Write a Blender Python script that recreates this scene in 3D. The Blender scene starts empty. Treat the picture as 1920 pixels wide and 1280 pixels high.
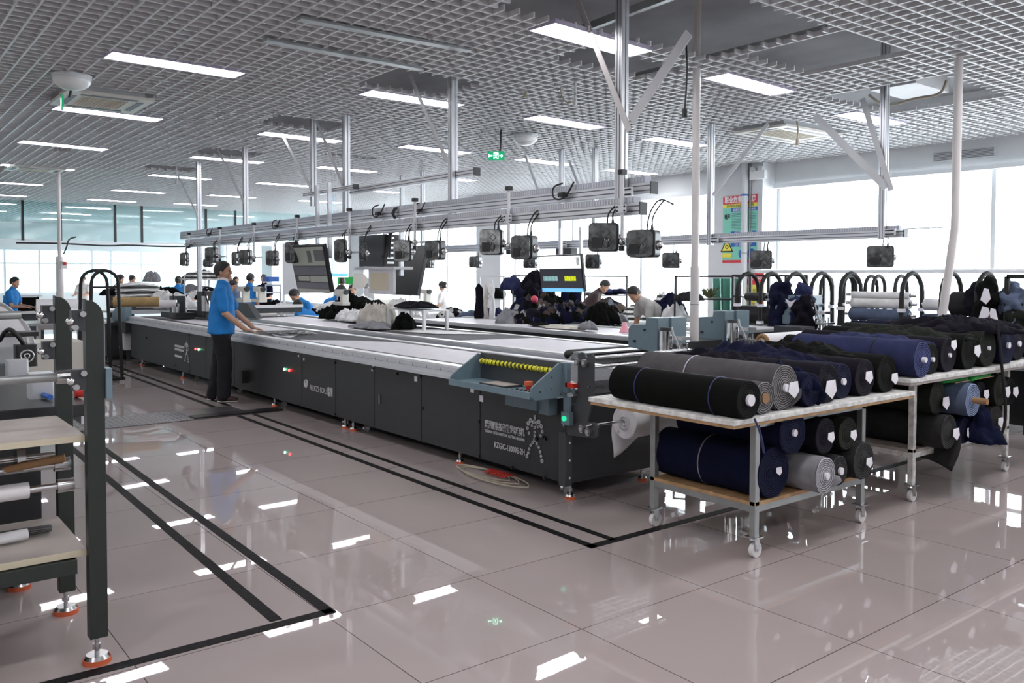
import bpy, bmesh, math, random
from mathutils import Vector, Matrix, noise
random.seed(7)
S = bpy.context.scene
C = S.collection
PI = math.pi
# ------------------------------------------------------------------ camera
F, CY = 1599.74, 568.03
RX, RY, RZ = math.radians(88.05552), math.radians(.13313695), math.radians(51.92867)
CAM = Vector((3.496142, -1.687980, 1.543790))
ROT = Matrix.Rotation(RZ, 3, 'Z') @ Matrix.Rotation(RX, 3, 'X') @ Matrix.Rotation(RY, 3, 'Z')
cd = bpy.data.cameras.new('camera'); co = bpy.data.objects.new('camera', cd); C.objects.link(co)
cd.sensor_width = 36; cd.lens = F/1920*36; cd.shift_y = -(640-CY)/1920; cd.clip_end = 200
co.matrix_world = Matrix.Translation(CAM) @ ROT.to_4x4()
S.camera = co
def ray(u, v): return ROT @ Vector(((u-960)/F, -(v-CY)/F, -1))
def atz(u, v, h=0):
    d = ray(u, v); return CAM + d*((h-CAM.z)/d.z)
def aty(u, v, Y):
    d = ray(u, v); return CAM + d*((Y-CAM.y)/d.y)
def atx(u, v, X):
    d = ray(u, v); return CAM + d*((X-CAM.x)/d.x)
def atd(u, v, D):
    d = ray(u, v).normalized(); return CAM + d*D
# ------------------------------------------------------------------ materials
def mat(name, col, rough=.5, metal=0, noise_s=0, noise_a=.15, bump=0, emit=None, es=0, spec=.5, coat=0, alpha=1, trans=0, sheen=0):
    m = bpy.data.materials.new(name); m.use_nodes = True
    nt = m.node_tree; b = nt.nodes['Principled BSDF']
    b.inputs['Base Color'].default_value = (*col, 1); b.inputs['Roughness'].default_value = rough
    b.inputs['Metallic'].default_value = metal; b.inputs['Specular IOR Level'].default_value = spec
    b.inputs['Alpha'].default_value = alpha; b.inputs['Transmission Weight'].default_value = trans
    b.inputs['Sheen Weight'].default_value = sheen
    if emit: b.inputs['Emission Color'].default_value = (*emit, 1); b.inputs['Emission Strength'].default_value = es
    if noise_s:
        tc = nt.nodes.new('ShaderNodeTexCoord'); n = nt.nodes.new('ShaderNodeTexNoise')
        n.inputs['Scale'].default_value = noise_s; n.inputs['Detail'].default_value = 4
        nt.links.new(tc.outputs['Object'], n.inputs['Vector'])
        r = nt.nodes.new('ShaderNodeValToRGB')
        r.color_ramp.elements[0].position = .3; r.color_ramp.elements[1].position = .7
        r.color_ramp.elements[0].color = (*[c*(1-noise_a) for c in col], 1)
        r.color_ramp.elements[1].color = (*[min(1, c*(1+noise_a)) for c in col], 1)
        nt.links.new(n.outputs['Fac'], r.inputs['Fac']); nt.links.new(r.outputs['Color'], b.inputs['Base Color'])
        if bump:
            bp = nt.nodes.new('ShaderNodeBump'); bp.inputs['Strength'].default_value = bump; bp.inputs['Distance'].default_value = .01
            nt.links.new(n.outputs['Fac'], bp.inputs['Height']); nt.links.new(bp.outputs['Normal'], b.inputs['Normal'])
    return m
def glass(name, col, gl=.06):
    m = bpy.data.materials.new(name); m.use_nodes = True; nt = m.node_tree; nt.nodes.clear()
    o = nt.nodes.new('ShaderNodeOutputMaterial'); t = nt.nodes.new('ShaderNodeBsdfTransparent'); g = nt.nodes.new('ShaderNodeBsdfGlossy')
    x = nt.nodes.new('ShaderNodeMixShader'); x.inputs['Fac'].default_value = gl
    t.inputs['Color'].default_value = (*col, 1); g.inputs['Roughness'].default_value = .05
    nt.links.new(t.outputs[0], x.inputs[1]); nt.links.new(g.outputs[0], x.inputs[2]); nt.links.new(x.outputs[0], o.inputs['Surface'])
    return m
def math_node(nt, op, a, b=None):
    n = nt.nodes.new('ShaderNodeMath'); n.operation = op
    for i, v in enumerate((a, b)):
        if v is None: continue
        if isinstance(v, (int, float)): n.inputs[i].default_value = v
        else: nt.links.new(v, n.inputs[i])
    return n.outputs[0]
def tile_mat():
    m = mat('polished_floor_tile', (.36, .325, .32), .07)
    nt = m.node_tree; b = nt.nodes['Principled BSDF']; b.inputs['Specular IOR Level'].default_value = .6
    tc = nt.nodes.new('ShaderNodeTexCoord'); sp = nt.nodes.new('ShaderNodeSeparateXYZ'); nt.links.new(tc.outputs['Object'], sp.inputs[0])
    gx = math_node(nt, 'DIVIDE', sp.outputs[0], .8); gy = math_node(nt, 'DIVIDE', sp.outputs[1], .814)
    ds = []
    for g in (gx, gy):
        fr = math_node(nt, 'FRACT', g); ds.append(math_node(nt, 'ABSOLUTE', math_node(nt, 'SUBTRACT', fr, .5)))
    mxx = math_node(nt, 'MAXIMUM', ds[0], ds[1]); grout = math_node(nt, 'GREATER_THAN', mxx, .4972)
    cb = nt.nodes.new('ShaderNodeCombineXYZ'); nt.links.new(math_node(nt, 'FLOOR', gx), cb.inputs[0]); nt.links.new(math_node(nt, 'FLOOR', gy), cb.inputs[1])
    wn = nt.nodes.new('ShaderNodeTexWhiteNoise'); nt.links.new(cb.outputs[0], wn.inputs['Vector'])
    n = nt.nodes.new('ShaderNodeTexNoise'); n.inputs['Scale'].default_value = 1.3; n.inputs['Detail'].default_value = 5; nt.links.new(tc.outputs['Object'], n.inputs['Vector'])
    f = math_node(nt, 'ADD', math_node(nt, 'MULTIPLY', wn.outputs['Value'], .35), math_node(nt, 'MULTIPLY', n.outputs['Fac'], .65))
    r = nt.nodes.new('ShaderNodeValToRGB'); r.color_ramp.elements[0].color = (.37, .315, .31, 1); r.color_ramp.elements[1].color = (.46, .40, .392, 1)
    nt.links.new(f, r.inputs['Fac'])
    mx = nt.nodes.new('ShaderNodeMix'); mx.data_type = 'RGBA'; nt.links.new(grout, mx.inputs['Factor']); nt.links.new(r.outputs['Color'], mx.inputs['A']); mx.inputs['B'].default_value = (.09, .075, .07, 1)
    nt.links.new(mx.outputs['Result'], b.inputs['Base Color'])
    n2 = nt.nodes.new('ShaderNodeTexNoise'); n2.inputs['Scale'].default_value = 3; nt.links.new(tc.outputs['Object'], n2.inputs['Vector'])
    rr = math_node(nt, 'ADD', math_node(nt, 'MULTIPLY', n2.outputs['Fac'], .03), .0); nt.links.new(rr, b.inputs['Roughness'])
    bp = nt.nodes.new('ShaderNodeBump'); bp.inputs['Strength'].default_value = .008; bp.inputs['Distance'].default_value = .002
    n3 = nt.nodes.new('ShaderNodeTexNoise'); n3.inputs['Scale'].default_value = 9; n3.inputs['Detail'].default_value = 1; nt.links.new(tc.outputs['Object'], n3.inputs['Vector'])
    nt.links.new(n3.outputs['Fac'], bp.inputs['Height']); nt.links.new(bp.outputs['Normal'], b.inputs['Normal'])
    return m
def stripe_mat(name, c1, c2, scale, axis='Z', rough=.7):
    m = mat(name, c1, rough); nt = m.node_tree; b = nt.nodes['Principled BSDF']
    tc = nt.nodes.new('ShaderNodeTexCoord'); sp = nt.nodes.new('ShaderNodeSeparateXYZ'); nt.links.new(tc.outputs['Object'], sp.inputs[0])
    s = sp.outputs['XYZ'.index(axis)]
    fr = math_node(nt, 'FRACT', math_node(nt, 'MULTIPLY', s, scale)); g = math_node(nt, 'GREATER_THAN', fr, .5)
    mx = nt.nodes.new('ShaderNodeMix'); mx.data_type = 'RGBA'; nt.links.new(g, mx.inputs['Factor']); mx.inputs['A'].default_value = (*c1, 1); mx.inputs['B'].default_value = (*c2, 1)
    nt.links.new(mx.outputs['Result'], b.inputs['Base Color']); return m
def spiral_mat(name, col, col2):
    # rolled cloth seen end on: layers as rings around the local X axis of the roll
    m = mat(name, col, .9, spec=.15); nt = m.node_tree; b = nt.nodes['Principled BSDF']
    tc = nt.nodes.new('ShaderNodeTexCoord'); sp = nt.nodes.new('ShaderNodeSeparateXYZ'); nt.links.new(tc.outputs['Object'], sp.inputs[0])
    n = nt.nodes.new('ShaderNodeTexNoise'); n.inputs['Scale'].default_value = 6; nt.links.new(tc.outputs['Object'], n.inputs['Vector'])
    rr = math_node(nt, 'SQRT', math_node(nt, 'ADD', math_node(nt, 'MULTIPLY', sp.outputs[1], sp.outputs[1]), math_node(nt, 'MULTIPLY', sp.outputs[2], sp.outputs[2])))
    f = math_node(nt, 'SINE', math_node(nt, 'ADD', math_node(nt, 'MULTIPLY', rr, 520), math_node(nt, 'MULTIPLY', n.outputs['Fac'], 14)))
    r = nt.nodes.new('ShaderNodeValToRGB'); r.color_ramp.elements[0].color = (*col, 1); r.color_ramp.elements[1].color = (*col2, 1); r.color_ramp.elements[0].position = .35
    nt.links.new(math_node(nt, 'ADD', math_node(nt, 'MULTIPLY', f, .5), .5), r.inputs['Fac']); nt.links.new(r.outputs['Color'], b.inputs['Base Color']); return m
M = {}
M['floor'] = tile_mat()
M['ceil'] = mat('white_painted_aluminium_grid', (.64, .64, .65), .45)
M['slab'] = mat('grey_concrete_slab', (.36, .36, .37), .9, noise_s=1.5)
M['wall'] = mat('white_wall_paint', (.72, .73, .74), .7, noise_s=2, noise_a=.04)
M['wallgrey'] = mat('pale_grey_wall_paint', (.62, .63, .65), .7, noise_s=2, noise_a=.04)
M['tape'] = mat('black_floor_tape', (.009, .008, .009), .6, spec=.12, noise_s=25, noise_a=.6)
M['frame'] = mat('white_window_frame', (.7, .72, .74), .4)
M['glass'] = glass('clear_window_glass', (.97, .99, 1), .04)
M['glassblue'] = glass('blue_tinted_glass', (.72, .93, .96), .05)
M['barrier'] = glass('smoke_barrier_glass', (.84, .94, .94), .10)
M['alu'] = mat('anodised_aluminium', (.66, .67, .70), .38, .75, noise_s=8, noise_a=.05)
M['aludark'] = mat('aluminium_groove', (.12, .12, .13), .5, .3)
M['tray'] = mat('grey_cable_tray', (.42, .45, .52), .5)
M['steel'] = mat('brushed_steel', (.55, .55, .56), .25, 1)
M['chrome'] = mat('polished_steel', (.8, .8, .8), .12, 1)
M['mc'] = mat('charcoal_machine_paint', (.021, .023, .025), .42, noise_s=30, noise_a=.08)
M['mc2'] = mat('dark_grey_machine_paint', (.045, .049, .055), .42)
M['seam'] = mat('panel_gap', (.008, .008, .009), .6)
M['teal'] = mat('blue_grey_machine_paint', (.15, .22, .26), .4, noise_s=20, noise_a=.05)
M['olive'] = mat('dark_green_grey_paint', (.022, .028, .026), .4, noise_s=25, noise_a=.08)
M['strap'] = mat('dark_blue_strap', (.02, .025, .13), .35)
M['bed'] = mat('grey_bristle_bed', (.085, .085, .095), .8, noise_s=60, noise_a=.25, bump=.3)
M['bedrail'] = mat('white_rail_strip', (.72, .72, .72), .35, .2)
M['paper'] = mat('pale_underlay_paper', (.63, .61, .65), .55, noise_s=7, noise_a=.06, bump=.15)
M['white'] = mat('white_plastic', (.78, .78, .78), .4)
M['offwhite'] = mat('cream_plastic', (.66, .64, .58), .45)
M['black'] = mat('black_plastic', (.012, .012, .013), .4)
M['rubber'] = mat('black_rubber', (.01, .01, .01), .7)
M['red'] = mat('red_plastic', (.55, .03, .02), .4)
M['orange'] = mat('orange_rubber', (.65, .13, .05), .6)
M['yellow'] = mat('yellow_plastic', (.72, .68, .02), .45)
M['green'] = mat('green_button', (.01, .35, .18), .3, emit=(.02, .8, .4), es=.5)
M['ledr'] = mat('red_indicator_lamp', (.8, .02, .02), .3, emit=(1, .03, .03), es=9)
M['ledg'] = mat('green_indicator_lamp', (.1, .8, .3), .3, emit=(.2, 1, .5), es=9)
M['light'] = mat('lit_lamp_diffuser', (.9, .9, .9), .5, emit=(1, .97, 1), es=9)
M['lampframe'] = mat('lamp_frame', (.55, .5, .65), .4)
M['exit'] = mat('lit_green_sign', (.0, .25, .1), .4, emit=(.0, .5, .2), es=.25)
M['exitw'] = mat('lit_sign_symbol', (.6, 1, .8), .4, emit=(.5, 1, .75), es=2)
M['plywood'] = mat('plywood_edge', (.45, .28, .14), .7, noise_s=14, noise_a=.25)
M['shelfwood'] = mat('grey_laminate_board', (.40, .36, .33), .5, noise_s=5, noise_a=.12)
M['shelfedge'] = mat('cream_board_edge', (.62, .56, .42), .6)
M['chipped'] = mat('worn_white_paint', (.66, .66, .64), .6, noise_s=22, noise_a=.3, bump=.3)
M['galv'] = mat('galvanised_steel', (.36, .38, .38), .4, .6, noise_s=9, noise_a=.12)
M['cardboard'] = mat('cardboard', (.40, .27, .16), .8, noise_s=9)
M['tube'] = mat('brown_paper_tube', (.30, .17, .08), .8)
M['label'] = mat('white_paper_tag', (.82, .80, .86), .6)
M['skin'] = mat('skin', (.52, .30, .20), .5, noise_s=12, noise_a=.06, spec=.35)
M['hair'] = mat('black_hair', (.012, .010, .010), .55, noise_s=60, noise_a=.5, bump=.4)
M['blue'] = mat('bright_blue_polo_cloth', (.012, .20, .56), .85, noise_s=10, noise_a=.1, bump=.12)
M['trouser'] = mat('black_trouser_cloth', (.008, .008, .011), .9, noise_s=10, bump=.2)
M['shoe'] = mat('dark_brown_shoe', (.05, .025, .022), .6)
M['sole'] = mat('pale_shoe_sole', (.55, .52, .5), .6)
M['greyshirt'] = mat('light_grey_cloth', (.48, .47, .45), .85, noise_s=10, bump=.12)
M['whiteshirt'] = mat('white_cloth', (.78, .77, .76), .85, noise_s=10, bump=.12)
M['brownshirt'] = mat('dark_brown_cloth', (.035, .018, .018), .85, noise_s=10, bump=.12)
M['orangecloth'] = mat('orange_cloth', (.5, .12, .02), .8)
M['plate'] = mat('steel_checker_plate', (.20, .19, .20), .3, .8, noise_s=8, noise_a=.2)
M['film'] = mat('white_nonwoven_cloth', (.80, .80, .82), .6, noise_s=12, noise_a=.03, bump=.1)
M['sheer'] = mat('sheer_white_film', (.8, .8, .84), .5, alpha=.62)
M['clear'] = mat('dark_plastic_painted_highlights', (.075, .08, .08), .12, noise_s=16, noise_a=.95, spec=.8)  # lighter noise paints highlights into the dark glossy cover colour
M['cloudy'] = mat('cloudy_clear_plastic', (.26, .27, .27), .15, noise_s=16, noise_a=.8, spec=.8)
M['screen'] = mat('grey_screen', (.16, .17, .15), .3, emit=(.20, .21, .18), es=.25)
M['screen_d'] = mat('dark_screen_area', (.02, .02, .025), .3, emit=(.03, .03, .04), es=.5)
M['screen_l'] = mat('light_screen_area', (.6, .6, .6), .3, emit=(.7, .75, .72), es=.75)
M['screen_y'] = mat('yellow_screen_area', (.6, .7, 0), .3, emit=(.75, .85, .0), es=.9)
M['screen_t'] = mat('turquoise_screen_area', (.3, .5, .5), .3, emit=(.3, .55, .55), es=.8)
M['screen_b'] = mat('blue_screen_area', (.1, .3, .5), .3, emit=(.12, .35, .6), es=.8)
M['printw'] = mat('white_print', (.62, .63, .65), .5)
M['posterg'] = mat('mint_poster', (.22, .62, .48), .5)
M['posterr'] = mat('red_poster', (.68, .03, .06), .5)
M['postery'] = mat('yellow_poster', (.80, .72, .10), .5)
M['posterb'] = mat('blue_poster', (.03, .12, .45), .5)
M['cable'] = mat('black_cable', (.012, .012, .013), .5)
M['cream'] = mat('beige_cable', (.42, .38, .30), .5)
M['pvc'] = mat('white_pvc_pipe', (.66, .63, .62), .4, noise_s=3, noise_a=.05)
M['greenc'] = mat('green_cloth', (.02, .30, .05), .8, noise_s=10)
M['plant'] = mat('green_glass_bundle', (.10, .32, .24), .3)
CL = dict(black=(.004, .0045, .004), grey=(.085, .082, .085), lightgrey=(.26, .26, .28), navy=(.005, .007, .026), navy2=(.008, .009, .028), denim=(.026, .031, .082),
          paleblue=(.10, .13, .20), dkgrey=(.028, .028, .029), olive=(.014, .016, .013), bk2=(.008, .007, .012), white=(.72, .72, .72), cream=(.55, .52, .46), tan=(.38, .27, .13), brown=(.08, .06, .05))
for k, c in CL.items():
    M['c_'+k] = mat(k+'_woven_cloth', c, .9, noise_s=9, noise_a=.18, bump=.35, spec=.12)
    M['e_'+k] = spiral_mat(k+'_cloth_layers', tuple(x*.55 for x in c), tuple(min(1, x*(3.4 if k in ('denim', 'grey', 'paleblue') else 2.2)+.008) for x in c))
def mix_mat(name, cols, scale):
    m = mat(name, cols[0], .9, spec=.12); nt = m.node_tree; b = nt.nodes['Principled BSDF']; tc = nt.nodes.new('ShaderNodeTexCoord'); n = nt.nodes.new('ShaderNodeTexNoise'); n.inputs['Scale'].default_value = scale*.7
    mp = nt.nodes.new('ShaderNodeVectorMath'); mp.operation = 'MULTIPLY_ADD'; mp.inputs[1].default_value = (.14, .14, .14); nt.links.new(tc.outputs['Object'], n.inputs['Vector']); nt.links.new(n.outputs['Color'], mp.inputs[0]); nt.links.new(tc.outputs['Object'], mp.inputs[2])
    v = nt.nodes.new('ShaderNodeTexVoronoi'); v.inputs['Scale'].default_value = scale; nt.links.new(mp.outputs[0], v.inputs['Vector'])
    sp = nt.nodes.new('ShaderNodeSeparateColor'); nt.links.new(v.outputs['Color'], sp.inputs[0]); r = nt.nodes.new('ShaderNodeValToRGB'); r.color_ramp.interpolation = 'CONSTANT'
    e = r.color_ramp.elements; e[0].color = (*cols[0], 1); e[1].color = (*cols[1], 1); e[1].position = 1/len(cols)
    for i, c in enumerate(cols[2:]): q = e.new((i+2)/len(cols)); q.color = (*c, 1)
    nt.links.new(sp.outputs[0], r.inputs['Fac']); nt.links.new(r.outputs['Color'], b.inputs['Base Color']); return m
M['mixdark'] = mix_mat('mixed_dark_garments', [CL['navy2'], CL['black'], (.11, .12, .16), CL['bk2'], CL['navy'], CL['dkgrey'], (.33, .33, .36), CL['black'], CL['brown'], CL['navy2']], 8)
M['mixbw'] = mix_mat('mixed_black_and_white_cloth', [CL['black'], CL['white'], (.02, .02, .02), (.5, .48, .46), CL['bk2'], CL['white']], 7)
M['stripecloth'] = stripe_mat('black_and_white_striped_cloth', (.70, .68, .66), (.03, .03, .03), 14)
M['spring'] = stripe_mat('yellow_and_black_guard', (.75, .75, .03), (.01, .01, .01), 22, 'X', .4)
# ------------------------------------------------------------------ object helpers
ORG = {}
FR = (.617, .787); FA = (-.787, .617); FC = (.787, -.617); FL = (-.617, -.787)   # picture right, away, towards the camera, picture left
def tag(o, label=None, cat=None, group=None, kind=None):
    if label: o['label'] = label
    if cat: o['category'] = cat
    if group: o['group'] = group
    if kind: o['kind'] = kind
    return o
def thing(name, label, cat, loc=(0, 0, 0), group=None, rz=0):
    o = bpy.data.objects.new(name, None); C.objects.link(o); o.location = loc; o.rotation_euler.z = rz
    o.empty_display_size = .1; ORG[o.name] = Vector(loc) if not rz else Vector((0, 0, 0))
    return tag(o, label, cat, group)
def link(name, me, m, parent=None):
    o = bpy.data.objects.new(name, me); C.objects.link(o)
    if m and not me.materials: me.materials.append(M[m] if isinstance(m, str) else m)
    if parent: o.parent = parent
    return o
def basis(x, up=(0, 0, 1)):
    x = Vector(x).normalized(); up = Vector(up)
    if abs(x.dot(up)) > .98: up = Vector((1, 0, 0))
    y = up.cross(x).normalized(); z = x.cross(y); return x, y, z
class MB:
    def __init__(s): s.v = []; s.f = []; s.sm = []; s.mi = []; s.m = 0
    def add(s, vs, fs, sm=False):
        n = len(s.v); s.v += [Vector(p) for p in vs]; s.f += [tuple(i+n for i in f) for f in fs]; s.sm += [sm]*len(fs); s.mi += [s.m]*len(fs); return s
    def box(s, c, d, rz=0, mtx=None):
        c = Vector(c); h = Vector(d)/2; R = mtx or Matrix.Rotation(rz, 3, 'Z')
        vs = [c + R @ Vector((x*h.x, y*h.y, z*h.z)) for x in (-1, 1) for y in (-1, 1) for z in (-1, 1)]
        return s.add(vs, [(0, 1, 3, 2), (4, 6, 7, 5), (0, 4, 5, 1), (2, 3, 7, 6), (0, 2, 6, 4), (1, 5, 7, 3)])
    def b2(s, a, b): a = Vector(a); b = Vector(b); return s.box((a+b)/2, [abs(x) for x in b-a])
    def rbox(s, c, d, r, rz=0, seg=3, axis='Z'):
        # box with rounded vertical edges (around `axis`)
        d = list(d); ax = 'XYZ'.index(axis); u, w = [i for i in range(3) if i != ax]
        pts = []
        for cx, cy, a0 in ((1, 1, 0), (-1, 1, 90), (-1, -1, 180), (1, -1, 270)):
            for k in range(seg+1):
                a = math.radians(a0+90*k/seg); pts.append((cx*(d[u]/2-r)+r*math.cos(a), cy*(d[w]/2-r)+r*math.sin(a)))
        R = Matrix.Rotation(rz, 3, 'Z'); n = len(pts); vs = []
        for sgn in (-1, 1):
            for p in pts:
                q = [0, 0, 0]; q[u] = p[0]; q[w] = p[1]; q[ax] = sgn*d[ax]/2; vs.append(Vector(c)+R @ Vector(q))
        return s.add(vs, [tuple(range(n))[::-1], tuple(range(n, 2*n))]+[(i, (i+1) % n, n+(i+1) % n, n+i) for i in range(n)])
    def bar(s, a, b, w, h, up=(0, 0, 1)):
        a = Vector(a); b = Vector(b); x, y, z = basis(b-a, up); vs = [p+y*(i*w/2)+z*(j*h/2) for p in (a, b) for i in (-1, 1) for j in (-1, 1)]
        return s.add(vs, [(0, 1, 3, 2), (4, 6, 7, 5), (0, 4, 5, 1), (2, 3, 7, 6), (0, 2, 6, 4), (1, 5, 7, 3)])
    def cyl(s, a, b, r, r2=None, n=16, cap=True):
        a = Vector(a); b = Vector(b); x, y, z = basis(b-a); r2 = r if r2 is None else r2
        vs = [p+(y*math.cos(2*PI*i/n)+z*math.sin(2*PI*i/n))*q for p, q in ((a, r), (b, r2)) for i in range(n)]
        s.add(vs, [(i, (i+1) % n, n+(i+1) % n, n+i) for i in range(n)], True)
        if cap: s.add(vs, [tuple(range(n))[::-1], tuple(range(n, 2*n))])
        return s
    def ring(s, c, ax, r, t, n=20, m=8):
        x, y, z = basis(ax); c = Vector(c); vs = []
        for i in range(n):
            a = 2*PI*i/n; d = y*math.cos(a)+z*math.sin(a)
            for j in range(m):
                b = 2*PI*j/m; vs.append(c+d*(r+t*math.cos(b))+x*(t*math.sin(b)))
        return s.add(vs, [(i*m+j, ((i+1) % n)*m+j, ((i+1) % n)*m+(j+1) % m, i*m+(j+1) % m) for i in range(n) for j in range(m)], True)
    def tube(s, pts, r, n=8, smooth=2):
        p = [Vector(q) for q in pts]
        for _ in range(smooth):
            if len(p) < 3: break
            q = [p[0]]
            for a, b in zip(p, p[1:]): q += [a*.75+b*.25, a*.25+b*.75]
            p = q+[p[-1]]
        rs = r if isinstance(r, (list, tuple)) else [r]*len(p)
        if len(rs) != len(p): rs = [rs[min(len(rs)-1, int(i*len(rs)/len(p)))] for i in range(len(p))]
        prev = None; vs = []
        for i, c in enumerate(p):
            t = (p[min(i+1, len(p)-1)]-p[max(i-1, 0)])
            if t.length < 1e-9: t = Vector((0, 0, 1))
            t.normalize()
            if prev is None: _, y, z = basis(t)
            else:
                y = prev-t*prev.dot(t)
                y = y.normalized() if y.length > 1e-6 else basis(t)[1]
                z = t.cross(y)
            prev = y
            vs += [c+(y*math.cos(2*PI*k/n)+z*math.sin(2*PI*k/n))*rs[i] for k in range(n)]
        L = len(p)
        s.add(vs, [(i*n+k, i*n+(k+1) % n, (i+1)*n+(k+1) % n, (i+1)*n+k) for i in range(L-1) for k in range(n)], True)
        return s.add([vs[k] for k in range(n)]+vs[-n:], [tuple(range(n))[::-1], tuple(range(n, 2*n))])
    def ball(s, c, r, n=14, m=9, rz=0, mtx=None):
        c = Vector(c); r = (r, r, r) if isinstance(r, (int, float)) else r; R = mtx or Matrix.Rotation(rz, 3, 'Z')
        vs = [c+R @ Vector((0, 0, r[2]))]
        for j in range(1, m):
            b = PI*j/m
            vs += [c+R @ Vector((r[0]*math.sin(b)*math.cos(2*PI*i/n), r[1]*math.sin(b)*math.sin(2*PI*i/n), r[2]*math.cos(b))) for i in range(n)]
        vs.append(c-R @ Vector((0, 0, r[2]))); fs = [(0, 1+i, 1+(i+1) % n) for i in range(n)]
        for j in range(m-2): fs += [(1+j*n+i, 1+(j+1)*n+i, 1+(j+1)*n+(i+1) % n, 1+j*n+(i+1) % n) for i in range(n)]
        k = len(vs)-1; fs += [(k, 1+(m-2)*n+(i+1) % n, 1+(m-2)*n+i) for i in range(n)]
        return s.add(vs, fs, True)
    def prism(s, pts, off):
        p = [Vector(q) for q in pts]; off = Vector(off); n = len(p)
        return s.add(p+[q+off for q in p], [tuple(range(n))[::-1], tuple(range(n, 2*n))]+[(i, (i+1) % n, n+(i+1) % n, n+i) for i in range(n)])
    def limb(s, pts, rad, side=(1, 0, 0), n=14, d0=1.0):
        # tapered elliptical limb with domed ends: rad = [(rx along side, ry across)]
        p = [Vector(q) for q in pts]; rad = [(r, r) if isinstance(r, (int, float)) else r for r in rad]
        P = []; Rr = []
        for i in range(len(p)):
            P.append(p[i]); Rr.append(rad[i])
            if i < len(p)-1:
                for k in (1, 2): t = k/3; P.append(p[i].lerp(p[i+1], t)); Rr.append(tuple(a*(1-t)+b*t for a, b in zip(rad[i], rad[i+1])))
        t0 = (P[0]-P[1]).normalized(); t1 = (P[-1]-P[-2]).normalized()
        e0 = [(P[0]+t0*min(Rr[0])*d0*math.sin(a), tuple(r*math.cos(a) for r in Rr[0])) for a in (1.3, .9, .5)]
        e1 = [(P[-1]+t1*min(Rr[-1])*math.sin(a), tuple(r*math.cos(a) for r in Rr[-1])) for a in (.5, .9, 1.3)]
        seq = e0+list(zip(P, Rr))+e1; vs = []; sd = Vector(side)
        for i, (c, r) in enumerate(seq):
            a = seq[max(i-1, 0)][0]; b = seq[min(i+1, len(seq)-1)][0]; t = (b-a).normalized()
            y = sd-t*sd.dot(t); y = y.normalized() if y.length > .05 else basis(t)[1]; z = t.cross(y)
            vs += [c+y*math.cos(2*PI*k/n)*r[0]+z*math.sin(2*PI*k/n)*r[1] for k in range(n)]
        L = len(seq)
        s.add(vs, [(i*n+k, i*n+(k+1) % n, (i+1)*n+(k+1) % n, (i+1)*n+k) for i in range(L-1) for k in range(n)]+[tuple(range(n))[::-1], tuple(range((L-1)*n, L*n))], True)
        return s
    def mesh(s, off=None):
        me = bpy.data.meshes.new('m'); off = off or Vector((0, 0, 0))
        me.from_pydata([tuple(v-off) for v in s.v], [], s.f); me.update()
        me.polygons.foreach_set('use_smooth', s.sm)
        if any(s.mi): me.polygons.foreach_set('material_index', s.mi)
        bm = bmesh.new(); bm.from_mesh(me); bmesh.ops.recalc_face_normals(bm, faces=bm.faces); bm.to_mesh(me); bm.free()
        return me
    def build(s, name, m, parent=None, mats=None):
        if parent is None:
            lo = [min(v[i] for v in s.v) for i in range(3)]; hi = [max(v[i] for v in s.v) for i in range(3)]
            off = Vector(((lo[0]+hi[0])/2, (lo[1]+hi[1])/2, lo[2]))
            me = s.mesh(off); me.name = name
            for q in mats or []: me.materials.append(M[q])
            o = link(name, me, m); o.location = off; ORG[o.name] = off; return o
        off = ORG[parent.name]; me = s.mesh(off); me.name = name
        for q in mats or []: me.materials.append(M[q])
        o = link(name, me, m, parent); ORG[o.name] = off; return o
def bevel(o, w=.004, seg=2, ang=40):
    b = o.modifiers.new('bevel', 'BEVEL'); b.width = w; b.segments = seg; b.limit_method = 'ANGLE'; b.angle_limit = math.radians(ang); return o
def single(name, mb, m, label, cat, group=None): return tag(mb.build(name, m), label, cat, group)
def struct(name, mb, m): return tag(mb.build(name, m), kind='structure')
def kids(o): return list(o.children)
def copy_tree(o, parent=None, memo=None):
    c = o.copy(); C.objects.link(c); c.parent = parent; ORG[c.name] = ORG[o.name]
    for ch in kids(o): copy_tree(ch, c)
    return c
def text(s, size, org, xd, yd, m, parent, name='lettering', bold=0, ext=.0008, fit=None, align='LEFT'):
    cu = bpy.data.curves.new('t', 'FONT'); cu.body = s; cu.size = size; cu.extrude = ext; cu.offset = bold; cu.align_x = align; cu.resolution_u = 2
    t = bpy.data.objects.new('t', cu); C.objects.link(t)
    me = bpy.data.meshes.new_from_object(t.evaluated_get(bpy.context.evaluated_depsgraph_get())); bpy.data.objects.remove(t)
    if not me.vertices: return None
    x = Vector(xd).normalized(); y = Vector(yd).normalized(); z = x.cross(y); off = ORG[parent.name] if parent else Vector()
    if fit:
        w = max(v.co.x for v in me.vertices)-min(v.co.x for v in me.vertices); k = fit/w if w else 1
    else: k = 1
    for v in me.vertices: v.co = Vector(org)-off+x*v.co.x*k+y*v.co.y+z*v.co.z
    me.name = name; me.materials.clear(); o = link(name, me, m, parent); ORG[o.name] = off; return o
def wrinkle(me, amp, sc, seed=0, smooth=True):
    for v in me.vertices:
        n = noise.noise_vector(v.co*sc+Vector((seed*3.1, seed, 0))); v.co += n*amp
# ------------------------------------------------------------------ the room
HC = 3.45
XB, XF, YL, YW = -33.0, 7.0, -5.5, 11.0
struct('floor', MB().b2((XB-.2, YL-.2, -.1), (XF+.2, YW+.4, 0)), 'floor')
ORGF = S.objects['floor']
# tile pattern needs world axes: keep the floor object's origin at the world origin
for v in ORGF.data.vertices: v.co += ORGF.location
ORGF.location = (0, 0, 0)
struct('ceiling', MB().b2((XB-.2, YL-.2, 4.15), (XF+.2, YW+.4, 4.3)), 'slab').name = 'ceiling'
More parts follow.
